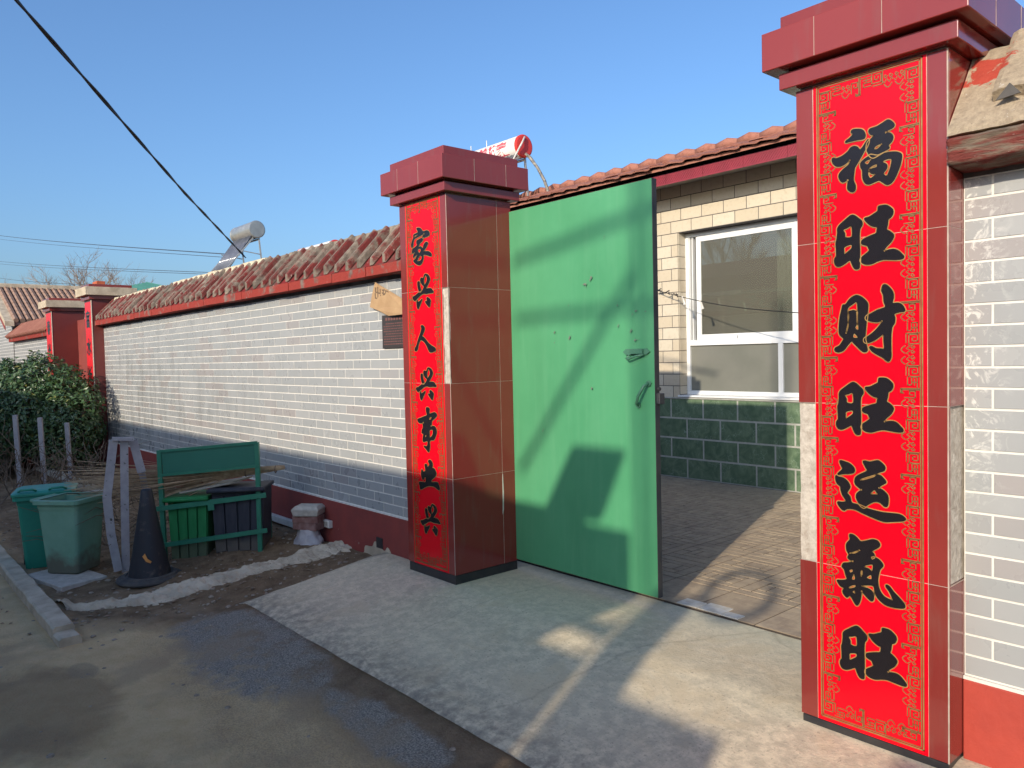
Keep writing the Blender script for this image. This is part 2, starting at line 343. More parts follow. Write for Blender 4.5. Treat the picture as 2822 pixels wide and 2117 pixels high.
simple('insulation', (.30, .28, .24), (.06, .06, .06), 22, rough=.7)
simple('red_print', (.48, .04, .06), (.60, .12, .14), 12, rough=.5)
simple('green_sheet', (.055, .20, .13), (.075, .24, .16), 3, rough=.5)
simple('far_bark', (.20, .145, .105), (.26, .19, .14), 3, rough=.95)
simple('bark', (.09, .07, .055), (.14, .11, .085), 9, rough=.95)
simple('bounce_white', (.76, .72, .64), (.68, .64, .56), 2, rough=.9)  # pale tone given to unseen walls to bounce fill light into the shade
simple('far_render', (.40, .385, .36), (.33, .315, .29), 2, rough=.9)
t = NT('leaf'); p = t.pos(); r = t.n('ShaderNodeAttribute', attribute_name='rnd').outputs['Fac']
c = t.mix(r, (.024, .062, .020), (.070, .120, .038)); c = t.mix(t.ramp(r, [(.965, 0), (.975, 1)]), c, (.15, .15, .035))
t.col(c); t.set(rough=.38, spec=.5); M['leaf'] = t.m
simple('litter', (.16, .115, .075), (.30, .23, .16), 30, rough=.9)
simple('pebble', (.20, .155, .11), (.36, .30, .23), 25, rough=.9)
# far brick-tile wall: pieces too small to tell apart
t = NT('far_tile_wall'); p = t.pos()
bk = t.n('ShaderNodeTexBrick'); t.l(t.mapping(p, (1, 1, 1), rot=(math.radians(90), 0, 0)), bk.inputs[0])
for k, v in (('Scale', 1.0), ('Mortar Size', .006), ('Brick Width', .262), ('Row Height', .0714)): bk.inputs[k].default_value = v
bk.inputs['Color1'].default_value = (.29, .285, .275, 1); bk.inputs['Color2'].default_value = (.25, .25, .25, 1); bk.inputs['Mortar'].default_value = (.66, .64, .6, 1)
t.col(bk.outputs[0]); t.set(rough=.4); M['far_tile_wall'] = t.m

# ---------------------------------------------------------------- mesh helpers
OFF = {}
class MB:
    def __init__(s): s.v = []; s.f = []; s.r = []
    def add(s, vs, fs, r=0.):
        b = len(s.v); s.v += [tuple(q) for q in vs]; s.f += [tuple(i+b for i in f) for f in fs]; s.r += [r]*len(fs)
        return s
    def box(s, x0, x1, y0, y1, z0, z1, r=0.):
        return s.add([(x0, y0, z0), (x1, y0, z0), (x1, y1, z0), (x0, y1, z0), (x0, y0, z1), (x1, y0, z1), (x1, y1, z1), (x0, y1, z1)],
                     [(0, 3, 2, 1), (4, 5, 6, 7), (0, 1, 5, 4), (1, 2, 6, 5), (2, 3, 7, 6), (3, 0, 4, 7)], r)
    def frustum(s, c0, h0, c1, h1, r=0.):
        """box from rectangle centre c0 half sizes h0 up to centre c1 half sizes h1 (any z)"""
        q = [(c0[0]+a*h0[0], c0[1]+b*h0[1], c0[2]) for a, b in ((-1, -1), (1, -1), (1, 1), (-1, 1))]
        q += [(c1[0]+a*h1[0], c1[1]+b*h1[1], c1[2]) for a, b in ((-1, -1), (1, -1), (1, 1), (-1, 1))]
        return s.add(q, [(0, 3, 2, 1), (4, 5, 6, 7), (0, 1, 5, 4), (1, 2, 6, 5), (2, 3, 7, 6), (3, 0, 4, 7)], r)
    def bar(s, a, b, wd, ht, up=(0, 0, 1), r=0.):
        a = Vector(a); b = Vector(b); d = (b-a).normalized(); up = Vector(up)
        sd = d.cross(up); sd = sd.normalized() if sd.length > 1e-5 else Vector((1, 0, 0)); u2 = sd.cross(d)
        q = [p+sd*(i*wd/2)+u2*(j*ht/2) for p in (a, b) for i, j in ((-1, -1), (1, -1), (1, 1), (-1, 1))]
        return s.add(q, [(0, 1, 2, 3), (7, 6, 5, 4), (0, 4, 5, 1), (1, 5, 6, 2), (2, 6, 7, 3), (3, 7, 4, 0)], r)
    def tube(s, pts, rad, n=6, cap=True, r=0.):
        pts = [Vector(p) for p in pts]; rad = rad if hasattr(rad, '__len__') else [rad]*len(pts)
        vs = []; ref = None
        for i, p in enumerate(pts):
            d = (pts[min(i+1, len(pts)-1)]-pts[max(i-1, 0)]).normalized()
            if ref is None: ref = d.orthogonal().normalized()
            ref = (ref-d*ref.dot(d)); ref = ref.normalized() if ref.length > 1e-6 else d.orthogonal().normalized()
            b = d.cross(ref)
            for k in range(n):
                a = 2*math.pi*k/n; vs.append(p+(ref*math.cos(a)+b*math.sin(a))*rad[i])
        fs = [(i*n+k, i*n+(k+1) % n, (i+1)*n+(k+1) % n, (i+1)*n+k) for i in range(len(pts)-1) for k in range(n)]
        if cap: fs += [tuple(range(n))[::-1], tuple(range((len(pts)-1)*n, len(pts)*n))]
        return s.add(vs, fs, r)
    def lathe(s, prof, c=(0, 0, 0), n=32, r=0., axis=None):
        vs = []; c = Vector(c)
        ex, ey, ez = Vector((1, 0, 0)), Vector((0, 1, 0)), Vector((0, 0, 1))
        if axis: ez = Vector(axis).normalized(); ex = ez.orthogonal().normalized(); ey = ez.cross(ex)
        for rr, z in prof:
            for k in range(n):
                a = 2*math.pi*k/n; vs.append(c+ex*(rr*math.cos(a))+ey*(rr*math.sin(a))+ez*z)
        fs = [(i*n+k, i*n+(k+1) % n, (i+1)*n+(k+1) % n, (i+1)*n+k) for i in range(len(prof)-1) for k in range(n)]
        return s.add(vs, fs, r)
    def prism(s, poly, axis, a, b, r=0.):
        """polygon in the plane across axis ('x': (y,z), 'y': (x,z), 'z': (x,y)) swept from a to b"""
        mk = {'x': lambda q, t: (t, q[0], q[1]), 'y': lambda q, t: (q[0], t, q[1]), 'z': lambda q, t: (q[0], q[1], t)}[axis]
        n = len(poly); vs = [mk(q, a) for q in poly]+[mk(q, b) for q in poly]
        fs = [tuple(range(n)), tuple(range(n, 2*n))[::-1]]+[(i, n+i, n+(i+1) % n, (i+1) % n) for i in range(n)]
        return s.add(vs, fs, r)
    def build(s, name, mat, parent=None, smooth=False, bevel=0., kind=None, label=None, world=True, fix=True):
        off = OFF.get(parent, Vector((0, 0, 0))) if (parent is not None and world) else Vector((0, 0, 0))
        me = bpy.data.meshes.new(name)
        me.from_pydata([(q[0]-off.x, q[1]-off.y, q[2]-off.z) for q in s.v], [], s.f)
        if any(s.r):
            at_ = me.attributes.new('rnd', 'FLOAT', 'FACE'); at_.data.foreach_set('value', s.r)
        if fix:
            bm = bmesh.new(); bm.from_mesh(me); bmesh.ops.recalc_face_normals(bm, faces=bm.faces); bm.to_mesh(me); bm.free()
        me.materials.append(M[mat])
        if smooth: me.polygons.foreach_set('use_smooth', [True]*len(me.polygons))
        me.update()
        o = bpy.data.objects.new(name, me); COL.objects.link(o)
        if parent is not None: o.parent = parent
        OFF[o] = off
        if bevel:
            m = o.modifiers.new('bevel', 'BEVEL'); m.width = bevel; m.segments = 2; m.limit_method = 'ANGLE'; m.angle_limit = math.radians(40)
        if kind: o['kind'] = kind
        if label: o['label'] = label
        return o
def share(name, src, loc, parent, rot=None, scale=None):
    o = bpy.data.objects.new(name, src.data); COL.objects.link(o); o.parent = parent
    off = OFF.get(parent, Vector((0, 0, 0))) if parent is not None else Vector((0, 0, 0))
    o.location = Vector(loc)-off; OFF[o] = off
    if rot: o.rotation_euler = rot
    if scale: o.scale = scale
    return o
def tag(o, label, cat, group=None):
    o['label'] = label; o['category'] = cat
    if group: o['group'] = group
    return o
def thing(name, label, cat, loc=(0, 0, 0), group=None, rz=0.):
    o = bpy.data.objects.new(name, None); COL.objects.link(o); o.empty_display_size = .1
    o.location = loc; o.rotation_euler = (0, 0, rz); OFF[o] = Vector(loc) if not rz else Vector((0, 0, 0))
    return tag(o, label, cat, group)
def struct(o): o['kind'] = 'structure'; return o
def copy_tree(o, loc, rz=None, label=None, parent=None):
    c = o.copy(); COL.objects.link(c); c.parent = parent
    if parent is None:
        c.location = loc
        if rz is not None: c.rotation_euler = (0, 0, rz)
        if label: c['label'] = label
    for ch in list(o.children): copy_tree(ch, None, parent=c)
    return c
def smooth_loop(pts, k=3):
    """Catmull-Rom through a closed loop"""
    n = len(pts); out = []
    for i in range(n):
        p0, p1, p2, p3 = (Vector(pts[(i+j) % n]) for j in (-1, 0, 1, 2))
        a = (p2-p1).length
        for s_ in range(k):
            t_ = s_/k
            out.append(.5*((2*p1)+(p2-p0)*t_+(2*p0-5*p1+4*p2-p3)*t_*t_+(3*p1-p0-3*p2+p3)*t_**3))
    return out
def fill_loops(loops):
    """flat mesh (2D verts, faces) of a polygon with holes"""
    cu = bpy.data.curves.new('tmp', 'CURVE'); cu.dimensions = '2D'; cu.fill_mode = 'FRONT'
    for lp in loops:
        sp = cu.splines.new('POLY'); sp.points.add(len(lp)-1); sp.use_cyclic_u = True
        for q, p in zip(sp.points, lp): q.co = (p[0], p[1], 0, 1)
    o = bpy.data.objects.new('tmp', cu); COL.objects.link(o)
    dg = bpy.context.evaluated_depsgraph_get(); me = bpy.data.meshes.new_from_object(o.evaluated_get(dg))
    vs = [(v.co.x, v.co.y) for v in me.vertices]; fs = [tuple(p.vertices) for p in me.polygons]
    bpy.data.objects.remove(o); bpy.data.curves.remove(cu); bpy.data.meshes.remove(me)
    return vs, fs
def text_mesh(body, size, bold=0.):
    cu = bpy.data.curves.new('tmp', 'FONT'); cu.body = body; cu.size = size; cu.offset = bold; cu.align_x = 'CENTER'; cu.align_y = 'CENTER'; cu.resolution_u = 2
    o = bpy.data.objects.new('tmp', cu); COL.objects.link(o)
    dg = bpy.context.evaluated_depsgraph_get(); me = bpy.data.meshes.new_from_object(o.evaluated_get(dg))
    vs = [(v.co.x, v.co.y) for v in me.vertices]; fs = [tuple(p.vertices) for p in me.polygons]
    bpy.data.objects.remove(o); bpy.data.curves.remove(cu); bpy.data.meshes.remove(me)
    return vs, fs
def strip(mb, loop, wd, mapf, closed=True):
    """flat ribbon of width wd along a 2D polyline, mapped to 3D by mapf"""
    n = len(loop); L = []; Rr = []
    for i in range(n):
        a = loop[i-1] if (closed or i > 0) else loop[i]; b = loop[(i+1) % n] if (closed or i < n-1) else loop[i]
        d = Vector((b[0]-a[0], b[1]-a[1])); d = d.normalized() if d.length > 1e-9 else Vector((1, 0))
        nn = Vector((-d.y, d.x))*(wd/2); L.append((loop[i][0]+nn.x, loop[i][1]+nn.y)); Rr.append((loop[i][0]-nn.x, loop[i][1]-nn.y))
    vs = [mapf(q) for q in L]+[mapf(q) for q in Rr]
    fs = [(i, (i+1) % n, n+(i+1) % n, n+i) for i in range(n if closed else n-1)]
    mb.add(vs, fs)
def sstep(a, b, x):
    t_ = min(max((x-a)/(b-a), 0), 1); return t_*t_*(3-2*t_)

# ---------------------------------------------------------------- the ground
def apron_z(y): return -.06-.21*min(max(-y/1.5, 0), 1)
def ground_z(x, y):
    zn = -.12+.06*sstep(-1.2, -.98, x)
    z = zn+(-.27-zn)*min(max(-y/1.5, 0), 1)
    if x > -1.0: z -= .12*sstep(-.945, -.90, y)
    elif y > .5: z -= .10
    amp = .022*sstep(-.95, -1.2, x)*sstep(-2.1, -1.6, y) + .006
    if abs(x) < 12 and y > -8:
        z += amp*(noise.fractal(Vector((x*2.3, y*2.3, 3.1)), .8, 2.1, 5))
    return z
def axis_pts(spans):
    out = []
    for a, b, st in spans:
        k = max(1, round((b-a)/st)); out += [a+(b-a)*i/k for i in range(k)]
    return out+[spans[-1][1]]
xs = axis_pts([(-240, -60, 30), (-60, -14, 4), (-14, -5, .25), (-5, 3.6, .045), (3.6, 8, .4), (8, 40, 8), (40, 200, 40)])
ys = axis_pts([(-200, -40, 40), (-40, -8, 4), (-8, -3.2, .3), (-3.2, .5, .045), (.5, 2, .25), (2, 40, 6), (40, 240, 40)])
mb = MB(); nx = len(xs)
mb.v = [(x, y, ground_z(x, y)) for y in ys for x in xs]
mb.f = [(j*nx+i, j*nx+i+1, (j+1)*nx+i+1, (j+1)*nx+i) for j in range(len(ys)-1) for i in range(nx-1)]
mb.r = [0.]*len(mb.f)
ground = struct(mb.build('ground', 'earth', smooth=True, fix=False))
# apron of old concrete running up into the gate
mb = MB(); gx = axis_pts([(-1.08, 3.9, .05)]); gy = axis_pts([(-.96, .66, .05)])
def apron_pt(x, y, i, j):
    e = .02*noise.noise(Vector((x*5, y*5, 0)))
    xx, yy = x, y
    if j == 0: yy += e*1.1
    if i == 0: xx += .10*max(0, (y+.96)/1.6)+e*1.5
    return (xx, yy, apron_z(y)+.004*noise.noise(Vector((x*1.7, y*1.7, 7)))-(.010 if (i == 0 or j == 0) else 0))
n_ = len(gx)
mb.v = [apron_pt(x, y, i, j) for j, y in enumerate(gy) for i, x in enumerate(gx)]
mb.f = [(j*n_+i, j*n_+i+1, (j+1)*n_+i+1, (j+1)*n_+i) for j in range(len(gy)-1) for i in range(n_-1)]
b0 = len(mb.v)
edge = [(i, 0) for i in range(n_)]; mb.v += [(mb.v[i][0], mb.v[i][1]-.004, mb.v[i][2]-.07) for i in range(n_)]
mb.f += [(i, b0+i, b0+i+1, i+1) for i in range(n_-1)]
b1 = len(mb.v); mb.v += [(mb.v[j*n_][0]-.004, mb.v[j*n_][1], mb.v[j*n_][2]-.10) for j in range(len(gy))]
mb.f += [(j*n_, (j+1)*n_, b1+j+1, b1+j) for j in range(len(gy)-1)]
mb.r = [0.]*len(mb.f)
struct(mb.build('driveway', 'apron', smooth=True, fix=False))

# ---------------------------------------------------------------- gate pillars with their couplets
GLYPHS = {
'fu':[[[(-51,101),(-46,108),(-29,106),(-11,99),(-2,83),(-5,68),(-29,69),(-53,69),(-71,69),(-70,74),(-57,81),(-45,92)]],[[(-119,22),(-106,18),(-83,23),(-63,35),(-54,45),(-42,48),(-29,42),(-18,31),(7,60),(10,58),(7,45),(-9,18),(-27,-10),(-39,-27),(-43,-48),(-45,-72),(-38,-92),(-39,-108),(-49,-113),(-62,-104),(-66,-93),(-63,-65),(-71,-69),(-85,-71),(-95,-58),(-97,-42),(-81,-26),(-62,-14),(-55,-1),(-57,6),(-70,-5),(-90,-12),(-107,-9),(-119,3),(-123,16)]],[[(12,90),(18,97),(39,99),(63,108),(78,113),(91,104),(99,91),(94,83),(76,78),(66,71),(83,67),(94,53),(91,38),(78,25),(82,16),(64,9),(46,2),(26,-4),(14,7),(6,23),(6,40),(10,52),(30,71),(19,77)],[(30,23),(34,31),(44,35),(58,37),(52,29),(40,21)]],[[(19,4),(42,-4),(66,1),(95,-1),(111,-6),(123,-16),(121,-39),(115,-59),(103,-86),(90,-104),(75,-109),(62,-100),(47,-89),(31,-92),(11,-96),(-2,-89),(-10,-70),(-11,-43),(-17,-31),(-17,-16),(-5,-6),(12,2)],[(-4,-17),(6,-11),(20,-10),(15,-17),(6,-26)],[(11,-42),(18,-36),(34,-31),(40,-33),(38,-41),(23,-43),(14,-46),(15,-55),(22,-62),(35,-65),(26,-72),(16,-76),(10,-67),(8,-55)],[(59,-27),(70,-22),(86,-22),(90,-27),(88,-42),(83,-59),(76,-75),(71,-79),(63,-71),(62,-67),(72,-56),(75,-48),(72,-37)]]],
'wang':[[[(-57,86),(-46,83),(-32,71),(-21,60),(-20,47),(-28,33),(-30,4),(-29,-39),(-30,-93),(-33,-102),(-43,-103),(-50,-96),(-56,-83),(-63,-70),(-82,-80),(-98,-87),(-112,-85),(-119,-71),(-117,-57),(-112,-54),(-112,-28),(-113,-3),(-110,7),(-107,31),(-107,46),(-100,57),(-84,69),(-69,80)],[(-86,39),(-74,43),(-60,49),(-56,44),(-56,12),(-78,12),(-80,26)],[(-82,-22),(-59,-16),(-57,-28),(-70,-39),(-83,-47),(-84,-34)]],[[(-11,68),(5,71),(22,79),(35,87),(37,101),(47,103),(61,102),(73,95),(84,83),(84,69),(77,59),(69,54),(66,35),(63,20),(74,12),(85,1),(86,-8),(78,-23),(64,-36),(57,-44),(53,-54),(71,-50),(87,-50),(100,-56),(112,-68),(119,-77),(116,-84),(100,-85),(80,-83),(53,-80),(32,-84),(11,-91),(-7,-90),(-18,-85),(-24,-76),(-20,-64),(-7,-55),(6,-44),(3,-36),(-2,-26),(-14,-22),(-21,-17),(-21,-8),(-12,-2),(11,6),(29,12),(32,23),(33,35),(22,36),(8,44),(-3,55)]]],
'cai':[[[(-93,73),(-83,74),(-69,91),(-55,101),(-42,104),(-27,98),(-12,85),(-3,70),(-4,47),(-7,25),(-10,-9),(-14,-52),(-12,-65),(-7,-84),(-6,-96),(-17,-100),(-28,-93),(-41,-80),(-53,-68),(-62,-60),(-76,-73),(-92,-92),(-110,-99),(-124,-94),(-123,-84),(-107,-76),(-96,-61),(-91,-50),(-103,-38),(-108,-24),(-107,5),(-103,34),(-97,58)],[(-73,63),(-58,73),(-42,80),(-39,49),(-44,48),(-54,52),(-67,50),(-71,47),(-72,13),(-72,-6),(-78,-25),(-83,-33),(-84,-25),(-79,-2),(-75,28),(-77,51)],[(-42,46),(-40,40),(-39,11),(-36,-19),(-43,-19),(-48,-11),(-43,2),(-43,23)],[(-52,-32),(-39,-48),(-56,-47)]],[[(49,127),(53,134),(62,133),(75,121),(85,104),(86,86),(83,68),(103,67),(117,58),(125,39),(110,37),(89,31),(91,16),(89,-2),(81,-15),(77,-50),(77,-96),(77,-120),(70,-134),(61,-131),(50,-121),(32,-111),(15,-100),(4,-87),(8,-81),(25,-89),(41,-91),(55,-90),(54,-64),(52,-38),(39,-46),(23,-57),(2,-66),(-13,-64),(-14,-53),(2,-43),(25,-24),(41,-6),(51,11),(32,6),(10,9),(-7,17),(-6,27),(12,37),(33,47),(59,56),(55,75),(53,99),(47,114)]]],
'yun':[[[(-109,96),(-87,93),(-70,87),(-56,73),(-56,60),(-70,53),(-93,50),(-116,44),(-113,51),(-99,66),(-104,79)]],[[(-22,102),(1,101),(19,106),(32,108),(46,99),(55,87),(51,75),(33,67),(9,56),(-18,45),(-35,36),(-35,30),(-21,31),(0,39),(18,47),(26,55),(38,56),(49,47),(58,35),(51,28),(38,19),(29,9),(41,7),(54,-2),(64,-15),(65,-35),(62,-50),(53,-53),(42,-44),(31,-39),(16,-40),(1,-48),(-12,-58),(-22,-66),(-34,-58),(-42,-47),(-48,-34),(-46,-20),(-35,-9),(-25,-3),(-38,4),(-51,15),(-53,28),(-48,42),(-31,54),(-8,68),(-13,81)],[(2,-15),(10,-4),(18,2),(25,-7),(29,-13),(15,-15)]],[[(-124,39),(-114,35),(-98,33),(-84,25),(-73,10),(-73,-2),(-83,-20),(-72,-34),(-66,-55),(-42,-60),(-15,-68),(16,-73),(48,-76),(80,-75),(104,-75),(118,-81),(124,-89),(113,-96),(88,-101),(56,-107),(32,-104),(-1,-95),(-29,-86),(-51,-78),(-71,-77),(-85,-80),(-95,-87),(-106,-81),(-118,-65),(-116,-58),(-100,-58),(-86,-53),(-90,-43),(-100,-29),(-106,-10),(-107,1),(-119,10),(-125,24)]]],
'qi':[[[(-74,128),(-60,129),(-46,120),(-34,109),(-12,115),(8,123),(26,122),(35,111),(31,101),(14,88),(5,80),(14,72),(14,62),(4,54),(19,59),(35,52),(45,40),(44,32),(35,20),(30,1),(27,-23),(30,-46),(40,-66),(55,-78),(78,-83),(80,-77),(69,-54),(57,-38),(59,-32),(69,-36),(82,-51),(101,-68),(118,-86),(120,-97),(110,-103),(82,-106),(53,-103),(30,-88),(18,-69),(12,-44),(-17,-47),(-33,-51),(-31,-57),(-15,-58),(1,-62),(11,-74),(11,-94),(4,-101),(-9,-93),(-23,-80),(-33,-69),(-34,-92),(-40,-116),(-49,-129),(-57,-122),(-67,-106),(-76,-98),(-86,-108),(-98,-98),(-101,-87),(-96,-75),(-111,-70),(-121,-56),(-121,-51),(-102,-48),(-85,-40),(-89,-25),(-95,-5),(-103,4),(-97,17),(-79,22),(-58,32),(-75,36),(-81,43),(-77,54),(-85,68),(-86,89),(-80,100),(-72,111)],[(-77,59),(-58,69),(-36,79),(-44,68),(-58,60)],[(-24,20),(9,33),(7,7),(-4,15)],[(-35,-2),(-30,7),(-26,0),(-28,-14),(-34,-20)],[(3,-6),(5,-22),(-13,-19)],[(-76,-4),(-65,1),(-63,-7),(-73,-13)],[(-59,-14),(-55,-34),(-68,-37)],[(-79,-68),(-65,-58),(-52,-55),(-55,-64),(-75,-73)],[(-57,-75),(-55,-89),(-65,-83)]]],
'jia':[[[(-46,119),(-4,113),(27,88),(66,88),(90,79),(99,62),(89,53),(51,49),(25,47),(16,53),(43,75),(13,68),(-33,60),(-73,52),(-87,30),(-93,8),(-107,-1),(-115,16),(-103,39),(-85,66),(-85,79),(-58,85),(-31,89),(-37,103)],[(-72,70),(-58,76),(-35,75),(-52,68),(-72,61)]],[[(-96,-10),(-107,-24),(-101,-38),(-70,-34),(-91,-53),(-92,-68),(-68,-58),(-45,-53),(-69,-78),(-93,-87),(-70,-106),(-38,-120),(-9,-120),(11,-107),(25,-83),(28,-62),(68,-68),(99,-78),(115,-77),(109,-62),(85,-48),(40,-41),(28,-36),(54,-21),(78,4),(68,14),(49,14),(29,-1),(19,-20),(-3,-5),(-29,-5),(-15,14),(21,31),(22,49),(-14,44),(-47,38),(-51,25),(-45,8),(-76,-5)],[(-38,-22),(-17,-17),(-4,-26),(-18,-45),(-34,-36)],[(-12,-62),(3,-70),(3,-81),(-11,-94),(-47,-95),(-33,-78)]]],
'xing':[[[(-56,67),(-36,64),(-34,42),(-22,12),(-26,2),(-42,4),(-54,24),(-60,50)]],[[(-26,79),(-15,89),(7,85),(21,105),(37,109),(63,101),(81,81),(80,64),(60,40),(39,16),(78,14),(99,8),(105,0),(118,-8),(114,-16),(76,-16),(38,-18),(12,-14),(-21,-20),(-54,-36),(-81,-50),(-98,-54),(-114,-42),(-118,-28),(-90,-22),(-53,-6),(-13,2),(7,20),(11,34),(-8,46),(-23,64)],[(34,101),(16,73),(18,48),(25,42),(45,62),(49,81)]],[[(-66,-48),(-60,-64),(-39,-61),(-12,-48),(-16,-61),(-33,-81),(-51,-105),(-62,-109),(-73,-93),(-75,-66)]],[[(40,-46),(56,-44),(84,-62),(79,-87),(69,-105),(47,-91),(23,-67),(45,-65)]]],
'ren':[[[(-41,85),(-21,88),(-3,78),(2,62),(-13,40),(-30,18),(-12,12),(18,-10),(47,-32),(79,-47),(115,-62),(117,-77),(88,-85),(58,-87),(42,-75),(24,-49),(4,-26),(-18,-12),(-42,-5),(-54,-11),(-73,-35),(-84,-65),(-99,-75),(-116,-73),(-116,-60),(-97,-41),(-82,-13),(-66,12),(-45,42),(-33,70)]]],
'shi':[[[(-9,140),(14,145),(30,135),(29,105),(86,116),(111,98),(84,77),(54,59),(49,33),(38,24),(75,26),(96,15),(104,-10),(90,-39),(71,-61),(26,-71),(24,-107),(16,-136),(4,-145),(-21,-128),(-47,-110),(-9,-110),(-2,-75),(-49,-82),(-56,-66),(-52,-50),(-47,-30),(-66,-25),(-61,-5),(-49,11),(-51,37),(-40,46),(-82,39),(-104,47),(-111,62),(-76,72),(-30,85),(0,95),(-6,116)],[(25,77),(48,86),(51,78),(29,64)],[(27,-2),(59,2),(60,-17),(50,-37),(27,-49),(24,-28)],[(-29,-40),(-13,-37),(-22,-52)]]],
'ye':[[[(-4,93),(17,102),(39,91),(47,73),(43,53),(62,49),(80,31),(83,12),(60,-7),(30,-25),(23,-42),(55,-40),(96,-38),(105,-48),(117,-68),(114,-82),(94,-80),(68,-70),(38,-66),(-9,-70),(-47,-82),(-101,-103),(-110,-81),(-116,-58),(-83,-54),(-39,-49),(-38,-17),(-51,-18),(-68,-37),(-84,-18),(-89,4),(-79,32),(-62,17),(-39,26),(-41,49),(-44,66),(-21,70),(-13,53),(9,68),(6,81)]]],
}

def swell(lp, e):
    """move a closed 2D loop outwards by e (inwards when negative)"""
    n = len(lp); ar = sum(lp[i][0]*lp[(i+1) % n][1]-lp[(i+1) % n][0]*lp[i][1] for i in range(n)); s_ = 1 if ar > 0 else -1; out = []
    for i in range(n):
        d = Vector((lp[(i+1) % n][0]-lp[i-1][0], lp[(i+1) % n][1]-lp[i-1][1])); d = d.normalized() if d.length > 1e-9 else Vector((1, 0))
        out.append((lp[i][0]+d.y*e*s_, lp[i][1]-d.x*e*s_))
    return out
def glyph_part(tile_list, seq, cx_list, parent, y):
    """brush characters and their gold outline, flat print lying on the couplet"""
    for key, cx, cz, sc in seq:
        ink = MB(); gold = MB()
        for gi, poly in enumerate(GLYPHS[key]):
            loops = [smooth_loop([(a*sc/1000, b*sc/1000) for a, b in lp], 3) for lp in poly]
            vs, fs = fill_loops(loops)
            dy = .0018+.0002*gi
            ink.add([(cx+a, y-dy, cz+b) for a, b in vs], fs)
            for li, lp in enumerate(loops):
                strip(ink, lp, .0070, lambda q: (cx+q[0], y-.0024-.0001*gi, cz+q[1]))
                strip(gold, swell(lp, .0040 if li == 0 else -.0026), .0034, lambda q: (cx+q[0], y-.0034-.0001*gi, cz+q[1]))
        o = ink.build('character', 'ink', parent, fix=False)
        gold.build('outline', 'gold', o, fix=False)
def fret_border(x0, x1, z0, z1, y, parent):
    """gold key-fret border with cloud knots"""
    g = MB(); sh = MB(); mp = lambda q: (q[0], y-.0016, q[1]); ms = lambda q: (q[0], y-.0010, q[1])
    def pl(pts, wd=.0019): strip(g, pts, wd, mp, closed=False); strip(sh, pts, wd+.0026, ms, closed=False)
    def seg(a, b, wd=.0020, g=g, mp=mp):
        if abs(a[0]-b[0]) < 1e-6: xa = a[0]; q = [(xa-wd/2, min(a[1], b[1])-wd/2), (xa+wd/2, min(a[1], b[1])-wd/2), (xa+wd/2, max(a[1], b[1])+wd/2), (xa-wd/2, max(a[1], b[1])+wd/2)]
        else: za = a[1]; q = [(min(a[0], b[0])-wd/2, za-wd/2), (max(a[0], b[0])+wd/2, za-wd/2), (max(a[0], b[0])+wd/2, za+wd/2), (min(a[0], b[0])-wd/2, za+wd/2)]
        g.add([mp(p) for p in q], [(0, 1, 2, 3)])
    def poly(pts, wd=.0019):
        for a, b in zip(pts, pts[1:]): seg(a, b, wd); seg(a, b, wd+.0026, sh, ms)
    for k, wd in ((0, .0038), (.007, .0022)):
        poly([(x0+k, z0+k), (x1-k, z0+k), (x1-k, z1-k), (x0+k, z1-k), (x0+k, z0+k)], wd)
    W = .046
    def unit(fx, fz, kind, flip):
        # local frame: s along the border 0..L, t from the outer line inwards 0..W
        def P(s_, t_): return (fx(s_*.80, t_), fz(s_*.80, t_))
        if kind == 0:
            poly([P(0, 0), P(0, W*.75), P(.040, W*.75), P(.040, W*.12), P(.012, W*.12), P(.012, W*.5), P(.028, W*.5), P(.028, W*.32)])
            poly([P(.046, 0), P(.046, W*.95), P(.006, W*.95)])
        elif kind == 1:
            poly([P(0, W*.15), P(.044, W*.15), P(.044, W*.55), P(.010, W*.55), P(.010, W*.85), P(.044, W*.85)])
            poly([P(.022, W*.15), P(.022, W*.55)]); poly([P(.010, W*.35), P(.036, W*.35)])
        elif kind == 2:
            for c_, rr in ((.012, .008), (.034, .009)):
                pl([P(c_+rr*math.cos(a*.55)*(1-a/14), W*.42+rr*math.sin(a*.55)*(1-a/14)) for a in range(13)], .0019)
            pl([P(.002+.042*k/8, W*(.78+.14*math.sin(k*math.pi/2))) for k in range(9)])
            pl([P(.006+.034*k/8, W*(1.0+.30*math.sin(k*math.pi/8))) for k in range(9)])
        else:
            poly([P(.002, W*1.05), P(.002, W*.3), P(.030, W*.3), P(.030, W*.7), P(.014, W*.7), P(.014, W*.5)])
            poly([P(.036, 0), P(.036, W*1.25), P(.022, W*1.25)]); poly([P(.042, 0), P(.042, W*1.35), P(.022, W*1.35), P(.022, W*1.15)])
    L = .0375; seqk = (0, 1, 2, 3, 1, 0, 2, 2)
    nv = int((z1-z0-.02)/L); off = ((z1-z0)-nv*L)/2; nh = int((x1-x0-.02)/L); offh = ((x1-x0)-nh*L)/2
    for i in range(nv):
        kd = seqk[i % 8]
        unit(lambda s_, t_: x0+.010+t_, lambda s_, t_: z0+off+i*L+s_, kd, 0)
        unit(lambda s_, t_: x1-.010-t_, lambda s_, t_: z0+off+i*L+s_, seqk[(i+3) % 8], 0)
    for i in range(1, nh-1):
        kd = seqk[i % 8]
        unit(lambda s_, t_: x0+offh+i*L+s_, lambda s_, t_: z0+.010+t_, kd, 0)
        unit(lambda s_, t_: x0+offh+i*L+s_, lambda s_, t_: z1-.010-t_, kd, 0)
    gb = g.build('gold_border', 'gold', parent, fix=False); sh.build('border_backing', 'gold_backing', gb, fix=False)
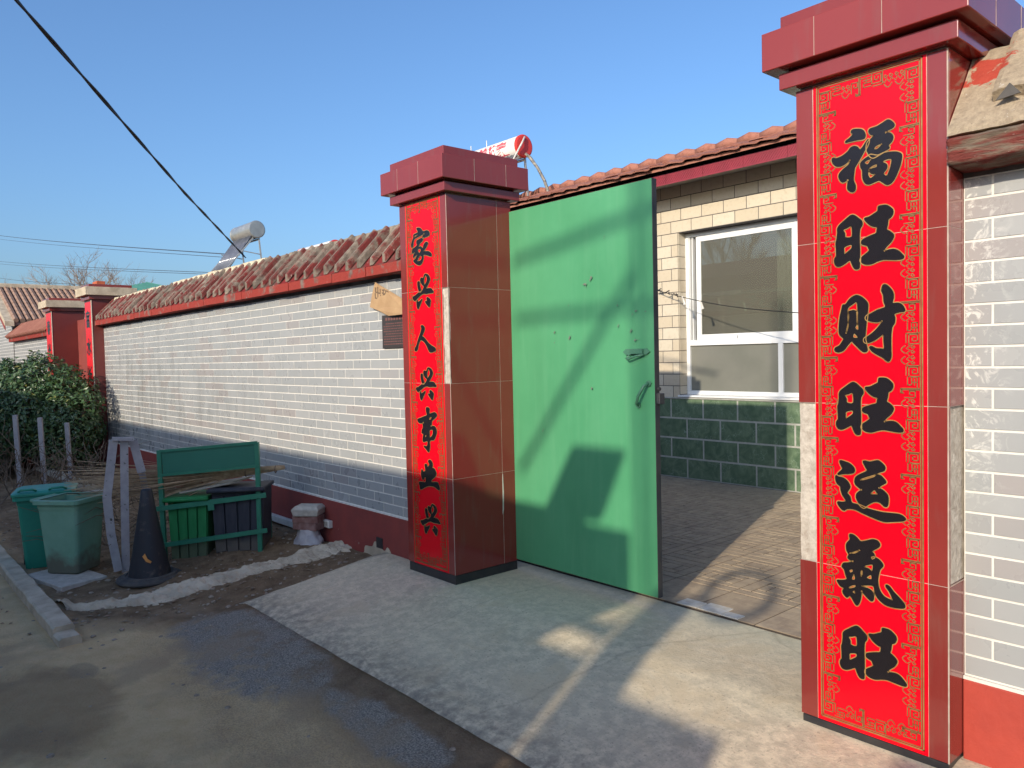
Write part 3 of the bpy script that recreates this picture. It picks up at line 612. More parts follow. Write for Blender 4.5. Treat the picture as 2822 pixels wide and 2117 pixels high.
def chipped_edge(x0, x1, zb, zt, y, d, zside=1, amp=.004, n=7):
    """tile plate with an uneven broken upper or lower edge"""
    pts = [(x0, zb), (x1, zb)]
    pts += [(x1+(x0-x1)*k/n, zt+(R.uniform(-amp, amp) if 0 < k < n else 0)) for k in range(n+1)]
    return MB().prism(pts, 'y', y, y+d)
def pillar(name, label, xl, xr, yf, yb, z0, zt, joints, miss, gap_side, seq, caps):
    root = thing(name, label, 'gate pillar', ((xl+xr)/2, (yf+yb)/2, z0-.07), 'gate pillars')
    T = .012
    MB().box(xl+T, xr-T, yf+T, yb-T, z0-.10, zt+.05).build('core', 'mortar', root)
    MB().box(xl+.004, xr-.004, yf+.003, yb-.004, z0-.14, z0-.003).build('base', 'black_base', root, bevel=.002)
    zs = [z0]+joints+[zt]; ca, cb = xl+.067, xr-.067; G_ = .0008
    couplet = []
    for i in range(4):
        a, b = zs[i]+G_, zs[i+1]-G_
        o = MB().box(ca+G_, cb-G_, yf, yf+T-.001, a, b).build('couplet_tile', 'couplet_red', root, bevel=.0008); couplet.append(o)
        for sd, (p, q) in (('l', (xl, ca-G_)), ('r', (cb+G_, xr))):
            ms = [m for m in miss if m[0] == sd and m[1] < (a+b)/2 < m[2]]
            if ms:
                m = ms[0]
                if m[1] > a+.02: chipped_edge(p, q, a, m[1], yf, T-.001, amp=.012).build('edge_tile', 'red_glaze', root)
                continue
            MB().box(p, q, yf, yf+T-.001, a, b).build('edge_tile', 'red_glaze', root, bevel=.0008)
        # side facing the opening of the gate / the near end
        ysp = [(yf+T, yb)] if gap_side == 'whole' else [(yf+T, yf+.405), (yf+.408, yb)]
        for ya, yb_ in ysp:
            if any(m[0] == 's' and m[1] < (a+b)/2 < m[2] for m in miss): continue
            MB().box(xr-T+.001, xr, ya, yb_, a, b).build('side_tile', 'red_glaze', root, bevel=.0008)
        MB().box(xl, xl+T-.001, yf+T, yb, a, b).build('side_tile', 'red_glaze', root, bevel=.0008)
        MB().box(xl+T, xr-T, yb-T+.001, yb, a, b).build('back_tile', 'red_glaze', root)
    jm = MB()
    jm.box(ca-G_, ca+G_, yf+.0012, yf+.006, z0, zt); jm.box(cb-G_, cb+G_, yf+.0012, yf+.006, z0, zt)
    for z in joints: jm.box(xl+.001, xr-.001, yf+.0007, yf+.006, z-G_, z+G_); jm.box(xr-.006, xr-.0007, yf+.006, yb-.001, z-G_, z+G_)
    jm.box(xr-.005, xr-.0002, yf-.0002, yf+.005, z0, zt)
    if gap_side != 'whole': jm.box(xr-.006, xr-.0007, yf+.405, yf+.408, z0, zt)
    jm.build('joint', 'joint', root)
    if gap_side != 'whole':
        MB().prism([(yf+.400, .33), (yf+.410, .36), (yf+.414, .48), (yf+.409, .60), (yf+.404, .58), (yf+.403, .45)], 'x', xr-.004, xr+.0012).build('chip', 'plastic_white', root)
    for sd, m0, m1 in miss:   # bare bedding mortar where tiles fell off
        mm = MB(); k = 26; q = 4 if sd != 's' else 6
        for i in range(k+1):
            for j in range(q+1):
                z = m0+.004+(m1-m0-.008)*i/k
                bmp = .005*noise.noise(Vector((j*1.3, z*23, xl)))+.003*noise.noise(Vector((j*3.3, z*60, xl+4)))
                if sd == 's': mm.v.append((xr-T+.003+bmp, yf+T+.002+(yb-yf-T-.004)*j/q, z))
                else:
                    p, qq = ((xl, ca-.002) if sd == 'l' else (cb+.002, xr-.001)); mm.v.append((p+(qq-p)*j/q, yf+T-.004+bmp, z))
        mm.f = [(i*(q+1)+j, i*(q+1)+j+1, (i+1)*(q+1)+j+1, (i+1)*(q+1)+j) for i in range(k) for j in range(q)]; mm.r = [0.]*len(mm.f)
        mm.build('mortar_bed', 'mortar', root, smooth=True)
    glyph_part(couplet, seq, None, root, yf)
    fret_border(ca+.016, cb-.016, z0+.018, zt-.006, yf, root)
    # stepped cap
    for nm, ex, a, b in caps:
        o = MB().box(xl-ex, xr+ex, yf-ex, yb+ex, a, b).build(nm, 'red_glaze', root, bevel=.003)
        if nm == 'cap_band':
            for xx in (xl+.12, xl+.36): MB().box(xx-.0009, xx+.0009, yf-ex-.0008, yf-ex+.004, a+.002, b-.002).build('joint', 'joint', o)
            for yy in (yf+.16, yf+.42): MB().box(xr+ex-.004, xr+ex+.0008, yy-.0009, yy+.0009, a+.002, b-.002).build('joint', 'joint', o)
    return root
LZ = [.6102, 1.2138, 1.8162]
pillar('gate_pillar', 'red glazed gate pillar beside the green gate leaf, its narrow couplet ending in three repeated characters', -.529, 0., 0., .527, 0., 2.4, LZ,
       [('r', 1.2138, 1.8162)], 'two',
       [('jia', -.279, 2.106, 1), ('xing', -.272, 1.810, 1), ('ren', -.266, 1.502, 1), ('xing', -.265, 1.209, .97), ('shi', -.263, .911, 1), ('ye', -.260, .612, 1), ('xing', -.257, .324, .93)],
       [('cap_moulding', .045, 2.404, 2.460), ('cap_core', .020, 2.4605, 2.470), ('cap_band', .088, 2.4705, 2.614), ('cap_top', .040, 2.6145, 2.678)])
pillar('gate_pillar', 'red glazed gate pillar with the large fortune couplet, tiles fallen off its edges, joined to the near wall', 2.3697, 2.905, -.0834, .45, -.0412, 2.3588, [.5649, 1.1754, 1.7764],
       [('l', .30, 1.1754), ('s', .5649, 1.1754)], 'whole',
       [('fu', 2.634, 2.056, 1), ('wang', 2.640, 1.771, 1.03), ('cai', 2.641, 1.465, 1), ('wang', 2.639, 1.168, 1), ('yun', 2.641, .867, 1), ('qi', 2.641, .564, 1), ('wang', 2.647, .270, 1)],
       [('cap_moulding', .045, 2.366, 2.426), ('cap_core', .020, 2.4265, 2.436), ('cap_band', .090, 2.4365, 2.579), ('cap_top', .040, 2.5795, 2.640)])

# ---------------------------------------------------------------- boundary wall, tiles, coping
PX, PZ, ZP = .262, .0714, .22
TILE = {}
def tile_mesh(mb, x0, x1, z0, z1, y, d=.0028, ch=.0010, r=0.):
    """one glazed tile: raised plate with a chamfered rim"""
    q = [(x0, y, z0), (x1, y, z0), (x1, y, z1), (x0, y, z1), (x0, y-d+ch, z0), (x1, y-d+ch, z0), (x1, y-d+ch, z1), (x0, y-d+ch, z1),
         (x0+ch, y-d, z0+ch), (x1-ch, y-d, z0+ch), (x1-ch, y-d, z1-ch), (x0+ch, y-d, z1-ch)]
    f = [(8, 9, 10, 11)]+[(i, (i+1) % 4, 4+(i+1) % 4, 4+i) for i in range(4)]+[(4+i, 4+(i+1) % 4, 8+(i+1) % 4, 8+i) for i in range(4)]
    mb.add(q, f, r)
def running_bond(x0, x1, z0, z1, px, pz, phase, gap):
    out = []; nr = round((z1-z0)/pz)
    for r_ in range(nr):
        o = phase+(px/2 if r_ % 2 == 0 else 0); k = math.floor((x0-o)/px)
        while o+k*px < x1-.004:
            a = max(o+k*px+gap/2, x0+gap/2); b = min(o+(k+1)*px-gap/2, x1-gap/2); k += 1
            if b-a > .012: out.append((a, b, z0+r_*pz+gap/2, z0+(r_+1)*pz-gap/2))
    return out
def lay_tiles(rects, y, mat, parent, name, keep=300, ref=None, d=.0028):
    ref = ref or (CAM_POS[0], CAM_POS[2])
    rects = sorted(rects, key=lambda q: ((q[0]+q[1])/2-ref[0])**2+((q[2]+q[3])/2-ref[1])**2)
    cache = {}
    for a, b, c, e in rects[:keep]:
        key = (round(b-a, 3), round(e-c, 3), mat)
        loc = ((a+b)/2, y+R.uniform(-.0004, .0004), (c+e)/2)
        if key not in cache:
            mb = MB(); hw, hh = (b-a)/2, (e-c)/2; tile_mesh(mb, -hw, hw, -hh, hh, 0, d)
            o = mb.build(name, mat, parent, world=False, fix=False); o.location = Vector(loc)-OFF[parent]; OFF[o] = OFF[parent]; cache[key] = o
        else: o = share(name, cache[key], loc, parent)
        o.rotation_euler = (R.uniform(-.004, .004), 0, R.uniform(-.003, .003))
    if len(rects) > keep:
        mb = MB()
        for a, b, c, e in rects[keep:]: tile_mesh(mb, a, b, c, e, y+R.uniform(-.0004, .0004), d, r=R.uniform(.02, .98))
        mb.build(name, mat, parent, kind='stuff', fix=False)
def coping_profile(yw):   # bed under the ribs, ridge in the middle of the wall
    return [(yw-.115, 2.048), (yw+.15, 2.335), (yw+.19, 2.335), (yw+.46, 2.048)]
def rib_mesh(mb, x, yw, wd, s=1., r=0., zz=0.):
    """one cement rib: rounded ridge running down the slope, blunt pointed at the eave"""
    h = .050*s
    prof = [(-wd/2, 0), (-wd*.34, h*.78), (-wd*.14, h), (wd*.14, h), (wd*.34, h*.78), (wd/2, 0)]
    st = [(0., 0.06, -.004), (.07, .95, 0), (.35, 1., 0), (.7, 1., 0), (1., .95, 0)]
    vs = []
    for t_, k, dz in st:
        y = yw-.120+(.27)*t_; z = 2.058+.286*t_+dz
        for px_, pz_ in prof:
            jz = .006*noise.noise(Vector((x*9+px_*40, t_*7, 2)))
            vs.append((x+px_*(.75 if t_ == 0 else 1)+.004*noise.noise(Vector((x*5, t_*9, px_*30))), y-pz_*k*.55, z+pz_*k*.83+jz+zz))
    n = len(prof); m = len(st)
    fs = [(i*n+j, i*n+j+1, (i+1)*n+j+1, (i+1)*n+j) for i in range(m-1) for j in range(n-1)]+[tuple(range(n))[::-1], tuple(range((m-1)*n, m*n))]
    fs += [((i+1)*n, (i+1)*n+n-1, i*n+n-1, i*n) for i in range(m-1)]
    mb.add(vs, fs, r)
def boundary_wall(label, x0, x1, yw, plinth='plinth_red', mats=('coping_rib', 'coping_bed', 'coping_fascia'), group=None):
    root = thing('boundary_wall', label, 'wall', ((x0+x1)/2, yw+.17, -.15), group)
    MB().box(x0, x1, yw, yw+.35, ZP+.012, 1.98).build('grout_bed', 'white_grout', root)
    MB().box(x0, x1, yw-.016, yw+.36, -.30, ZP).build('plinth', plinth, root, bevel=.004)
    MB().box(x0, x1, yw-.0035, yw+.01, 1.949, 1.979).build('shade_band', 'dark_tile', root)  # dark strip that paints the shadow under the fascia
    MB().box(x0, x1, yw-.012, yw+.355, ZP, ZP+.012).build('ledge', 'white_grout', root)
    f = MB(); n = max(2, int((x1-x0)/.25))
    for i in range(n):
        a = x0+(x1-x0)*i/n; b = x0+(x1-x0)*(i+1)/n-.0005; j = R.uniform(-.004, .004)
        f.box(a, b, yw-.12+j, yw+.47, 1.978+R.uniform(-.003, .003), 2.046)
    f.build('fascia', mats[2], root)
    MB().prism(coping_profile(yw), 'x', x0, x1).build('coping_bed', mats[1], root)
    return root
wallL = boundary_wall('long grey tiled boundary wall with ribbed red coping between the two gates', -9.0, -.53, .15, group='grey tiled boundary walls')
lay_tiles(running_bond(-9.0, -.53, ZP+.014, ZP+.014+24*PZ, PX, PZ, -.949, .0078), .15, 'grey_tile', wallL, 'wall_tile')
x = -.62
while x > -8.98:
    mb = MB(); rib_mesh(mb, x, .15, .066*R.uniform(.88, 1.12), R.uniform(.8, 1.05), zz=R.uniform(-.006, .006)); mb.build('coping_rib', 'coping_rib', wallL, smooth=False); x -= .173*R.uniform(.96, 1.04)
mb = MB(); xx = -9.0
while xx < -.6:
    hgt = 2.372+.012*noise.noise(Vector((xx*3, 0, 0))); mb.prism([(.28, 2.32), (.295, hgt), (.335, hgt+.004), (.365, 2.32)], 'x', xx, xx+.149); xx += .15
mb.build('ridge', 'coping_rib', wallL)
mb = MB(); xx = -8.9
while xx < -3.4:
    if xx > -6.2 or xx < -6.7:
        hgt = 2.392+.012*noise.noise(Vector((xx*4, 5, 0))); mb.prism([(.276, 2.335), (.290, hgt), (.345, hgt+.006), (.372, 2.33)], 'x', xx, xx+.119)
    xx += .12
mb.build('ridge_mortar', 'ridge_mortar', wallL)
# drain hole with broken render, pale channel and socket box low on the plinth
mb = MB(); mb.box(-1.175, -1.085, .1305, .1335, -.045, .035); mb.build('drain_hole', 'black_base', wallL)
mb = MB()
pts = smooth_loop([(-1.36, -.11), (-1.34, -.06), (-1.24, -.05), (-1.19, .0), (-1.07, -.055), (-1.02, -.02), (-.97, -.06), (-1.0, -.13), (-1.36, -.14)], 3)
vs, fs = fill_loops([pts]); mb.add([(a, .1318, b) for a, b in vs], fs); mb.build('bare_render', 'concrete', wallL, fix=False)
MB().box(-3.9, -2.2, .085, .133, -.10, -.045).build('channel', 'plastic_white', wallL, bevel=.003)
so_ = MB().box(-1.98, -1.865, .098, .133, -.005, .055).build('socket_box', 'plastic_white', wallL, bevel=.004)
MB().box(-1.945, -1.925, .095, .099, .012, .042).box(-1.915, -1.895, .095, .099, .012, .042).build('socket', 'stone_grey', so_)
wallR = boundary_wall('grey tiled wall running on from the couplet pillar, coping crumbling at its end', 2.906, 6.2, .05, 'plinth_vivid', mats=('coping_near', 'coping_near', 'coping_ledge'), group='grey tiled boundary walls')
lay_tiles(running_bond(2.906, 4.6, ZP+.014, ZP+.014+24*PZ, PX, PZ, 2.994, .0078), .05, 'grey_tile', wallR, 'wall_tile')
# near coping: thick cement slope with two ribs, broken lip
def lumpy(mb, prof, x0, x1, nxs, amp, seed, r=0.):
    """profile (y,z) swept along x with lumps"""
    n = len(prof); b = len(mb.v)
    for i in range(nxs+1):
        xx = x0+(x1-x0)*i/nxs
        for k, (y, z) in enumerate(prof):
            d = noise.fractal(Vector((xx*7+seed, y*9, z*9)), .7, 2.1, 6)*amp
            mb.v.append((xx, y-d*.6, z+d*.6))
    for i in range(nxs):
        for k in range(n-1): mb.f.append((b+i*n+k, b+i*n+k+1, b+(i+1)*n+k+1, b+(i+1)*n+k)); mb.r.append(r)
    mb.f.append(tuple(b+k for k in range(n))[::-1]); mb.f.append(tuple(b+nxs*n+k for k in range(n))); mb.r += [r, r]
mb = MB(); lumpy(mb, [(.10, 2.062), (-.108, 2.064), (-.100, 2.085), (-.03, 2.172), (.05, 2.270), (.13, 2.368), (.165, 2.396), (.22, 2.398), (.26, 2.37), (.48, 2.08), (.47, 2.05)], 2.908, 4.4, 150, .006, 3)
mb.build('coping_slope', 'coping_near', wallR, smooth=False)
for xx in (3.075, 3.26, 3.44, 3.62, 3.80):
    mb = MB(); nn = 10
    for i in range(nn+1):
        t_ = i/nn; yy = -.045+.215*t_; zz = 2.165+.243*t_
        for px_, h_ in ((-.056, -.03), (-.050, .026), (-.030, .034), (.030, .034), (.050, .026), (.056, -.03)):
            e = .006*noise.noise(Vector((xx*9+px_*30, t_*8, 3))); mb.v.append((xx+px_+e, yy-h_*.74, zz+h_*.66+e))
    mb.f = [(i*6+k, i*6+k+1, (i+1)*6+k+1, (i+1)*6+k) for i in range(nn) for k in range(5)]+[(0, 1, 2, 3, 4, 5), tuple(nn*6+k for k in range(5, -1, -1))]; mb.r = [0.]*len(mb.f)
    rb = mb.build('coping_rib', 'coping_near', wallR)
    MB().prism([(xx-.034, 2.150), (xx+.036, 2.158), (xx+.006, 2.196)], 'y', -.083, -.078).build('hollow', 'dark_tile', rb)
mb = MB(); lumpy(mb, [(.05, 1.965), (-.092, 1.972), (-.104, 1.985), (-.096, 2.0), (-.106, 2.012), (-.094, 2.03), (-.112, 2.044), (-.104, 2.056), (.05, 2.060)], 2.907, 4.4, 150, .007, 9)
mb.build('coping_lip', 'coping_ledge', wallR, smooth=True)

# ---------------------------------------------------------------- green steel gate leaf
leaf = thing('gate_leaf', 'closed green steel gate leaf with scuffed paint hung on the narrow couplet pillar', 'gate', (.6, .52, -.04))
DW0, DW1, DZ0, DZ1, DY = .0015, 1.197, .012, 2.333, .5136
mb = MB(); nxg, nzg = 40, 70     # sheet, slightly buckled between the frame members
for j in range(nzg+1):
    for i in range(nxg+1):
        x = DW0+(DW1-DW0)*i/nxg; z = DZ0+(DZ1-DZ0)*j/nzg
        e = min(1, min(i, nxg-i)/4)*min(1, min(j, nzg-j)/4)
        b = .011*e*noise.noise(Vector((x*3.0, z*.9, 4)))+.003*e*math.sin(x*16)*noise.noise(Vector((x*2, z*2, 9)))
        mb.v.append((x, DY+b, z))
mb.f = [(j*(nxg+1)+i, j*(nxg+1)+i+1, (j+1)*(nxg+1)+i+1, (j+1)*(nxg+1)+i) for j in range(nzg) for i in range(nxg)]; mb.r = [0.]*len(mb.f)
mb.build('sheet', 'green_paint', leaf, smooth=True, fix=False)
MB().box(DW0, DW1, DY+.014, DY+.017, DZ0, DZ1).build('back_sheet', 'green_steel', leaf)
for a in ((DW1-.038, DW1, DZ0, DZ1), (DW0, DW0+.038, DZ0, DZ1), (DW0+.038, DW1-.038, DZ1-.038, DZ1-.0005), (DW0+.038, DW1-.038, DZ0+.0005, DZ0+.038), (DW0+.038, DW1-.038, 1.15, 1.19)):
    MB().box(a[0], a[1]+(.003 if a[1] == DW1 else 0), DY+.0175, DY+.034, a[2], a[3]).build('frame_tube', 'green_steel', leaf)
MB().box(DW1, DW1+.004, DY-.003, DY+.034, DZ0, DZ1).build('edge_strip', 'dark_steel', leaf)
for z in (.35, 1.95):
    MB().tube([(.006, DY+.02, z-.05), (.006, DY+.02, z+.05)], .011, 10).build('hinge', 'dark_steel', leaf, smooth=True)
# bolt and pull handle
lt = MB().prism([(.977, 1.387), (1.0, 1.404), (1.15, 1.404), (1.173, 1.387), (1.15, 1.369), (1.0, 1.369)], 'y', DY-.012, DY-.006).build('latch_plate', 'green_steel', leaf, bevel=.001)
MB().bar((1.04, DY-.018, 1.387), (1.13, DY-.018, 1.387), .016, .024).build('bolt', 'green_steel', lt)
MB().tube([(1.135, DY-.02, 1.370), (1.09, DY-.034, 1.362), (1.03, DY-.036, 1.344), (1.018, DY-.030, 1.348), (1.035, DY-.022, 1.368)], .006, 6).build('bolt_ring', 'green_steel', lt, smooth=True)
hd = MB().tube([(1.160, DY-.010, 1.210), (1.150, DY-.040, 1.196), (1.118, DY-.052, 1.140), (1.094, DY-.038, 1.096), (1.083, DY-.010, 1.086)], .0085, 8).build('handle', 'green_steel', leaf, smooth=True)
for rx_, rz_ in ((1.160, 1.210), (1.083, 1.086)): MB().lathe([(.017, 0), (.017, .004), (0, .005)], (rx_, DY-.008, rz_), 12, axis=(0, -1, 0)).build('rosette', 'green_steel', hd)
MB().box(1.2015, 1.228, DY, DY+.045, 1.095, 1.155).build('lock_case', 'dark_steel', leaf, bevel=.004)
MB().tube([(1.2015, DY+.02, 1.178), (1.216, DY+.02, 1.178)], .010, 8).build('lock_knob', 'dark_steel', leaf)
mb = MB()
for k, (x, z, a, b) in enumerate([(.738, 1.826, .018, .03), (.685, 1.798, .02, .012), (.70, 1.80, .006, .03), (.55, 1.681, .004, .02), (.424, 1.523, .012, .022), (.423, 1.46, .004, .026), (.552, 1.485, .014, .026), (.942, 1.656, .008, .012), (.946, 1.54, .01, .02), (1.077, 1.616, .02, .012), (1.053, 1.597, .008, .02), (1.041, 1.505, .009, .026), (1.07, 1.452, .016, .010), (.728, 1.172, .012, .018), (1.09, 1.455, .02, .003), (1.15, 1.61, .02, .006), (.30, .9, .004, .02), (.85, 2.05, .003, .03)]):
    lp = [(x+.7*a*R.uniform(.25, 1)*math.cos(q*.785)+.25*b*math.sin(q*.785), z+.75*b*R.uniform(.25, 1)*math.sin(q*.785)) for q in range(8)]
    vs, fs = fill_loops([lp]); mb.add([(p, DY-.0105-.0001*k, q) for p, q in vs], fs)
mb.build('paint_scrape', 'scrape', leaf, fix=False, kind='stuff')

# ---------------------------------------------------------------- yard paving
yard = struct(MB().box(-7.5, 6., .662, 4.45, -.20, -.0525).build('yard_paving', 'paver_joint'))
PV = .40; pv = None
def paver_mesh():
    mb = MB(); h = PV/2-.004; g = .0075
    def blk(x0, x1, y0, y1):
        c = .0006
        mb.frustum(((x0+x1)/2, (y0+y1)/2, -.02), ((x1-x0)/2, (y1-y0)/2), ((x0+x1)/2, (y0+y1)/2, 0), ((x1-x0)/2-c, (y1-y0)/2-c))
    blk(-.055, .055, -.055, .055)
    a0, a1 = .055+g, .115
    blk(-a1, a1, a0, a1); blk(-a1, a1, -a1, -a0); blk(-a1, -a0, -a0+g, a0-g); blk(a0, a1, -a0+g, a0-g)
    b0 = a1+g
    blk(-h, h, b0, h); blk(-h, h, -h, -b0); blk(-h, -b0, -b0+g, -.002); blk(-h, -b0, .002+g, b0-g); blk(b0, h, -b0+g, b0-g)
    return mb
rows = []
y = 4.27-PV/2
while y > .66:
    x = -2.9
    while x < 2.9:
        if y-PV/2 > .66: rows.append((x, y))
        x += PV
    y -= PV
for (x, y) in rows:
    if pv is None:
        pv = paver_mesh().build('paver', 'paver', yard, fix=True); pv.location = (x, y, -.05)
    else:
        share('paver', pv, (x, y, -.05+R.uniform(-.0004, .0006)), yard, rot=(R.uniform(-.0015, .0015), R.uniform(-.0015, .0015), math.pi/2*R.randrange(4)))
x = -2.9                             # cut row along the apron
while x < 2.9:
    MB().box(x-PV/2+.004, x+PV/2-.004, .668, y+PV/2-.004, -.066, -.050).build('paver', 'paver', yard); x += PV
for (a, b, c, d) in ((1.20, 1.335, .672, .775), (1.342, 1.49, .672, .80), (1.496, 1.60, .668, .742)):
    MB().box(a, b, c, d, -.056, -.0455).build('white_paver', 'white_paver', yard, bevel=.002)
mb = MB()
for k in range(60):
    x, y = R.uniform(-1.6, 2.0), R.uniform(.75, 4.1); s_ = R.uniform(.004, .014)
    mb.lathe([(0, 0), (s_, s_*.2), (s_*.7, s_*.5), (0, s_*.6)], (x, y, -.05), 6)
o = mb.build('grit', 'pebble'); o['kind'] = 'stuff'; o['label'] = 'scattered grit and crumbs on the yard paving'

# ---------------------------------------------------------------- the house in the yard
HY = 4.3; WX0, WX1, WZ0, WZ1 = -1.462, 1.25, .893, 2.716
house = thing('house', 'single storey house of cream tiles over green tiles under a red clay roof', 'house', (-2., 6.2, -.1))
b = MB()
b.box(-7.6, WX0-.004, HY, HY+.30, -.12, 3.5); b.box(WX1+.004, 6., HY, HY+.30, -.12, 3.5); b.box(WX0-.004, WX1+.004, HY, HY+.30, WZ1+.004, 3.5); b.box(WX0-.004, WX1+.004, HY, HY+.30, -.12, .862)
b.box(-7.6, -7.36, HY+.30, 8.2, -.12, 3.5); b.box(5.76, 6., HY+.30, 8.2, -.12, 3.5); b.box(-7.36, 5.76, 8.0, 8.2, -.12, 3.5)
b.build('wall', 'grey_grout', house)
MB().box(-2.5, 2.4, 5.6, 5.62, .0, 3.3).box(-2.5, 2.4, HY+.31, 5.6, -.05, -.02).build('room_wall', 'room', house)
rect = []
for q in running_bond(-2.75, 1.6, .862, .862+18*.1328, .277, .1328, -1.695, .0085):
    cx, cz = (q[0]+q[1])/2, (q[2]+q[3])/2
    if WX0-.004 < q[1] and q[0] < WX1+.004 and q[2] < WZ1-.004:
        if q[0] < WX0-.01: rect.append((q[0], WX0-.006, q[2], q[3]))
        elif q[1] > WX1+.02 and q[0] < WX1+.004: rect.append((WX1+.006, q[1], q[2], q[3]))
        elif q[0] >= WX1+.004: rect.append(q)
        continue
    rect.append(q)
rect = [q for q in rect if q[1]-q[0] > .02]
lay_tiles(rect, HY, 'cream_tile', house, 'facade_tile', keep=300, d=.004)
mb = None
for i in range(14):                       # tiles returning into the window reveal
    z = .862+i*.1328
    o = MB().box(WX0-.008, WX0+.002, HY+.004, HY+.128, max(z+.003, .90), z+.1298).build('reveal_tile', 'cream_tile', house, bevel=.0015)
bd = MB().box(-7.6, 6.0, HY-.004, HY+.01, -.08, .858).build('green_bed', 'pale_grout', house)
rect = []
for r_ in range(4):
    z1_ = .856-r_*.2265; o_ = -1.59 if r_ % 2 == 0 else -1.371
    k = -4
    while o_+k*.4355 < 1.7:
        a = o_+k*.4355; rect.append((a+.0095, a+.426, z1_-.2265+.0095, z1_-.0095)); k += 1
lay_tiles(rect, HY-.004, 'green_tile', house, 'dado_tile', d=.003)
MB().box(-7.6, 6.0, HY-.018, HY-.004, .853, .866).build('dado_ledge', 'pale_grout', house)
# window
win = MB()
def fr(mb, x0, x1, z0, z1, w_, y0, y1):
    mb.box(x0, x1, y0, y1, z0, z0+w_); mb.box(x0, x1, y0, y1, z1-w_, z1); mb.box(x0, x0+w_, y0, y1, z0+w_, z1-w_); mb.box(x1-w_, x1, y0, y1, z0+w_, z1-w_)
fr(win, WX0, WX1, WZ0, WZ1, .045, HY+.130, HY+.200); win.box(WX0+.045, WX1-.045, HY+.1305, HY+.1995, 1.447, 1.507)
for mx in (-.322, .55): win.box(mx, mx+.052, HY+.1305, HY+.1995, WZ0+.045, 1.447)
wf = win.build('window_frame', 'white_frame', house, bevel=.003)
MB().box(WX0-.02, WX1+.02, HY-.022, HY+.132, WZ0-.022, WZ0-.001).build('sill', 'white_frame', house, bevel=.003)
for k, (a, bq) in enumerate(((WX0+.14, -.10), (-.14, WX1-.05))):
    sa = MB(); fr(sa, a, bq, 1.507, WZ1-.046, .062, HY+.136+.024*k, HY+.158+.024*k); s_ = sa.build('sash', 'white_frame', house, bevel=.003)
    MB().box(a+.058, bq-.058, HY+.145+.024*k, HY+.150+.024*k, 1.563, WZ1-.104).build('pane', 'window_glass', s_)
MB().box(WX0+.05, WX0+.058, HY+.138, HY+.19, 1.506, WZ1-.046).box(WX0+.085, WX0+.095, HY+.138, HY+.19, 1.506, WZ1-.046).build('track', 'white_frame', house)
MB().box(-.80, -.79, HY+.126, HY+.130, 1.515, 1.545).build('latch', 'galvanised', wf)
for a, bq in ((WX0+.043, -.320), (-.272, .552), (.600, WX1-.043)):
    MB().box(a, bq, HY+.155, HY+.161, WZ0+.043, 1.449).build('pane', 'frosted', wf)
cu = MB(); n_ = 30
for i in range(n_+1):
    xx = -.42+.30*i/n_; yy = HY+.30+.02*math.sin(i*1.3); cu.v += [(xx, yy, 1.45), (xx, yy, 2.75)]
cu.f = [(2*i, 2*i+2, 2*i+3, 2*i+1) for i in range(n_)]; cu.r = [0.]*n_
cu.build('curtain', 'curtain', house, smooth=True, fix=False)
# eaves and roof
EY, EZ, RS = 3.72, 3.33, .315          # eave line and slope
RY = 6.25; 
MB().box(-7.8, 6.2, 3.86, HY+.02, 3.250, 3.262).build('soffit', 'soffit', house)
mb = MB()
for i in range(30):
    a = -7.8+i*.4667; mb.box(a+.002, a+.4647, 3.842, 3.857, 3.165, 3.278)
fa = mb.build('fascia', 'maroon_fascia', house)
mb = MB()                              # slanted ribbing pressed into the fascia sheet
for i in range(150):
    a = -3.2+i*.03; mb.bar((a, 3.8405, 3.18), (a+.07, 3.8405, 3.265), .004, .006, up=(0, 1, 0))
mb.build('fascia_rib', 'maroon_fascia', fa)
def roof_at(y): return EZ+(y-EY)*RS
mb = MB(); mb.prism([(EY+.05, roof_at(EY+.05)-.045), (RY, roof_at(RY)-.045), (RY, roof_at(RY)-.015), (EY+.05, roof_at(EY+.05)-.015)], 'x', -7.8, 6.2)
mb.prism([(RY, roof_at(RY)-.045), (8.7, roof_at(RY)-.045-(8.7-RY)*RS), (8.7, roof_at(RY)-.015-(8.7-RY)*RS), (RY, roof_at(RY)-.015)], 'x', -7.8, 6.2)
roof = mb.build('roof', 'clay_tile', house)
def wave_tile(mb, x0, w_, l_, r=0., nseg=8, th=.014, amp=.007):
    top = []; bot = []
    for k in range(nseg+1):
        s_ = k/nseg; dz = amp*math.sin(s_*2*math.pi)+amp*.35*math.sin(s_*4*math.pi+.5)
        top.append((x0+w_*s_, dz)); bot.append((x0+w_*s_, dz-th))
    vs = [(a, 0, b_+.010) for a, b_ in top]+[(a, l_, b_) for a, b_ in top]+[(a, 0, b_+.010) for a, b_ in bot]
    n = nseg+1
    fs = [(i, i+1, n+i+1, n+i) for i in range(nseg)]+[(2*n+i, 2*n+i+1, i+1, i) for i in range(nseg)]
    mb.add(vs, fs, r)
rt = None; TW, TL = .215, .31
sl_ = math.atan(RS); ng = int((RY-EY)/(.28*math.cos(sl_)))
for j in range(ng):
    for i in range(33):
        xx = -5.9+i*TW; yy = EY+j*.28*math.cos(sl_); zz = roof_at(yy)+.006
        loc = (xx+R.uniform(-.006, .006), yy+R.uniform(-.006, .006), zz+R.uniform(-.004, .008))
        if rt is None:
            mb = MB(); wave_tile(mb, 0, TW*1.04, TL); rt = mb.build('roof_tile', 'clay_tile', roof, world=False, fix=False)
            rt.location = Vector(loc)-OFF[roof]; OFF[rt] = OFF[roof]; rt.rotation_euler = (sl_, 0, 0)
        else: share('roof_tile', rt, loc, roof, rot=(sl_+R.uniform(-.03, .03), R.uniform(-.02, .02), R.uniform(-.03, .03)))
mb = MB()
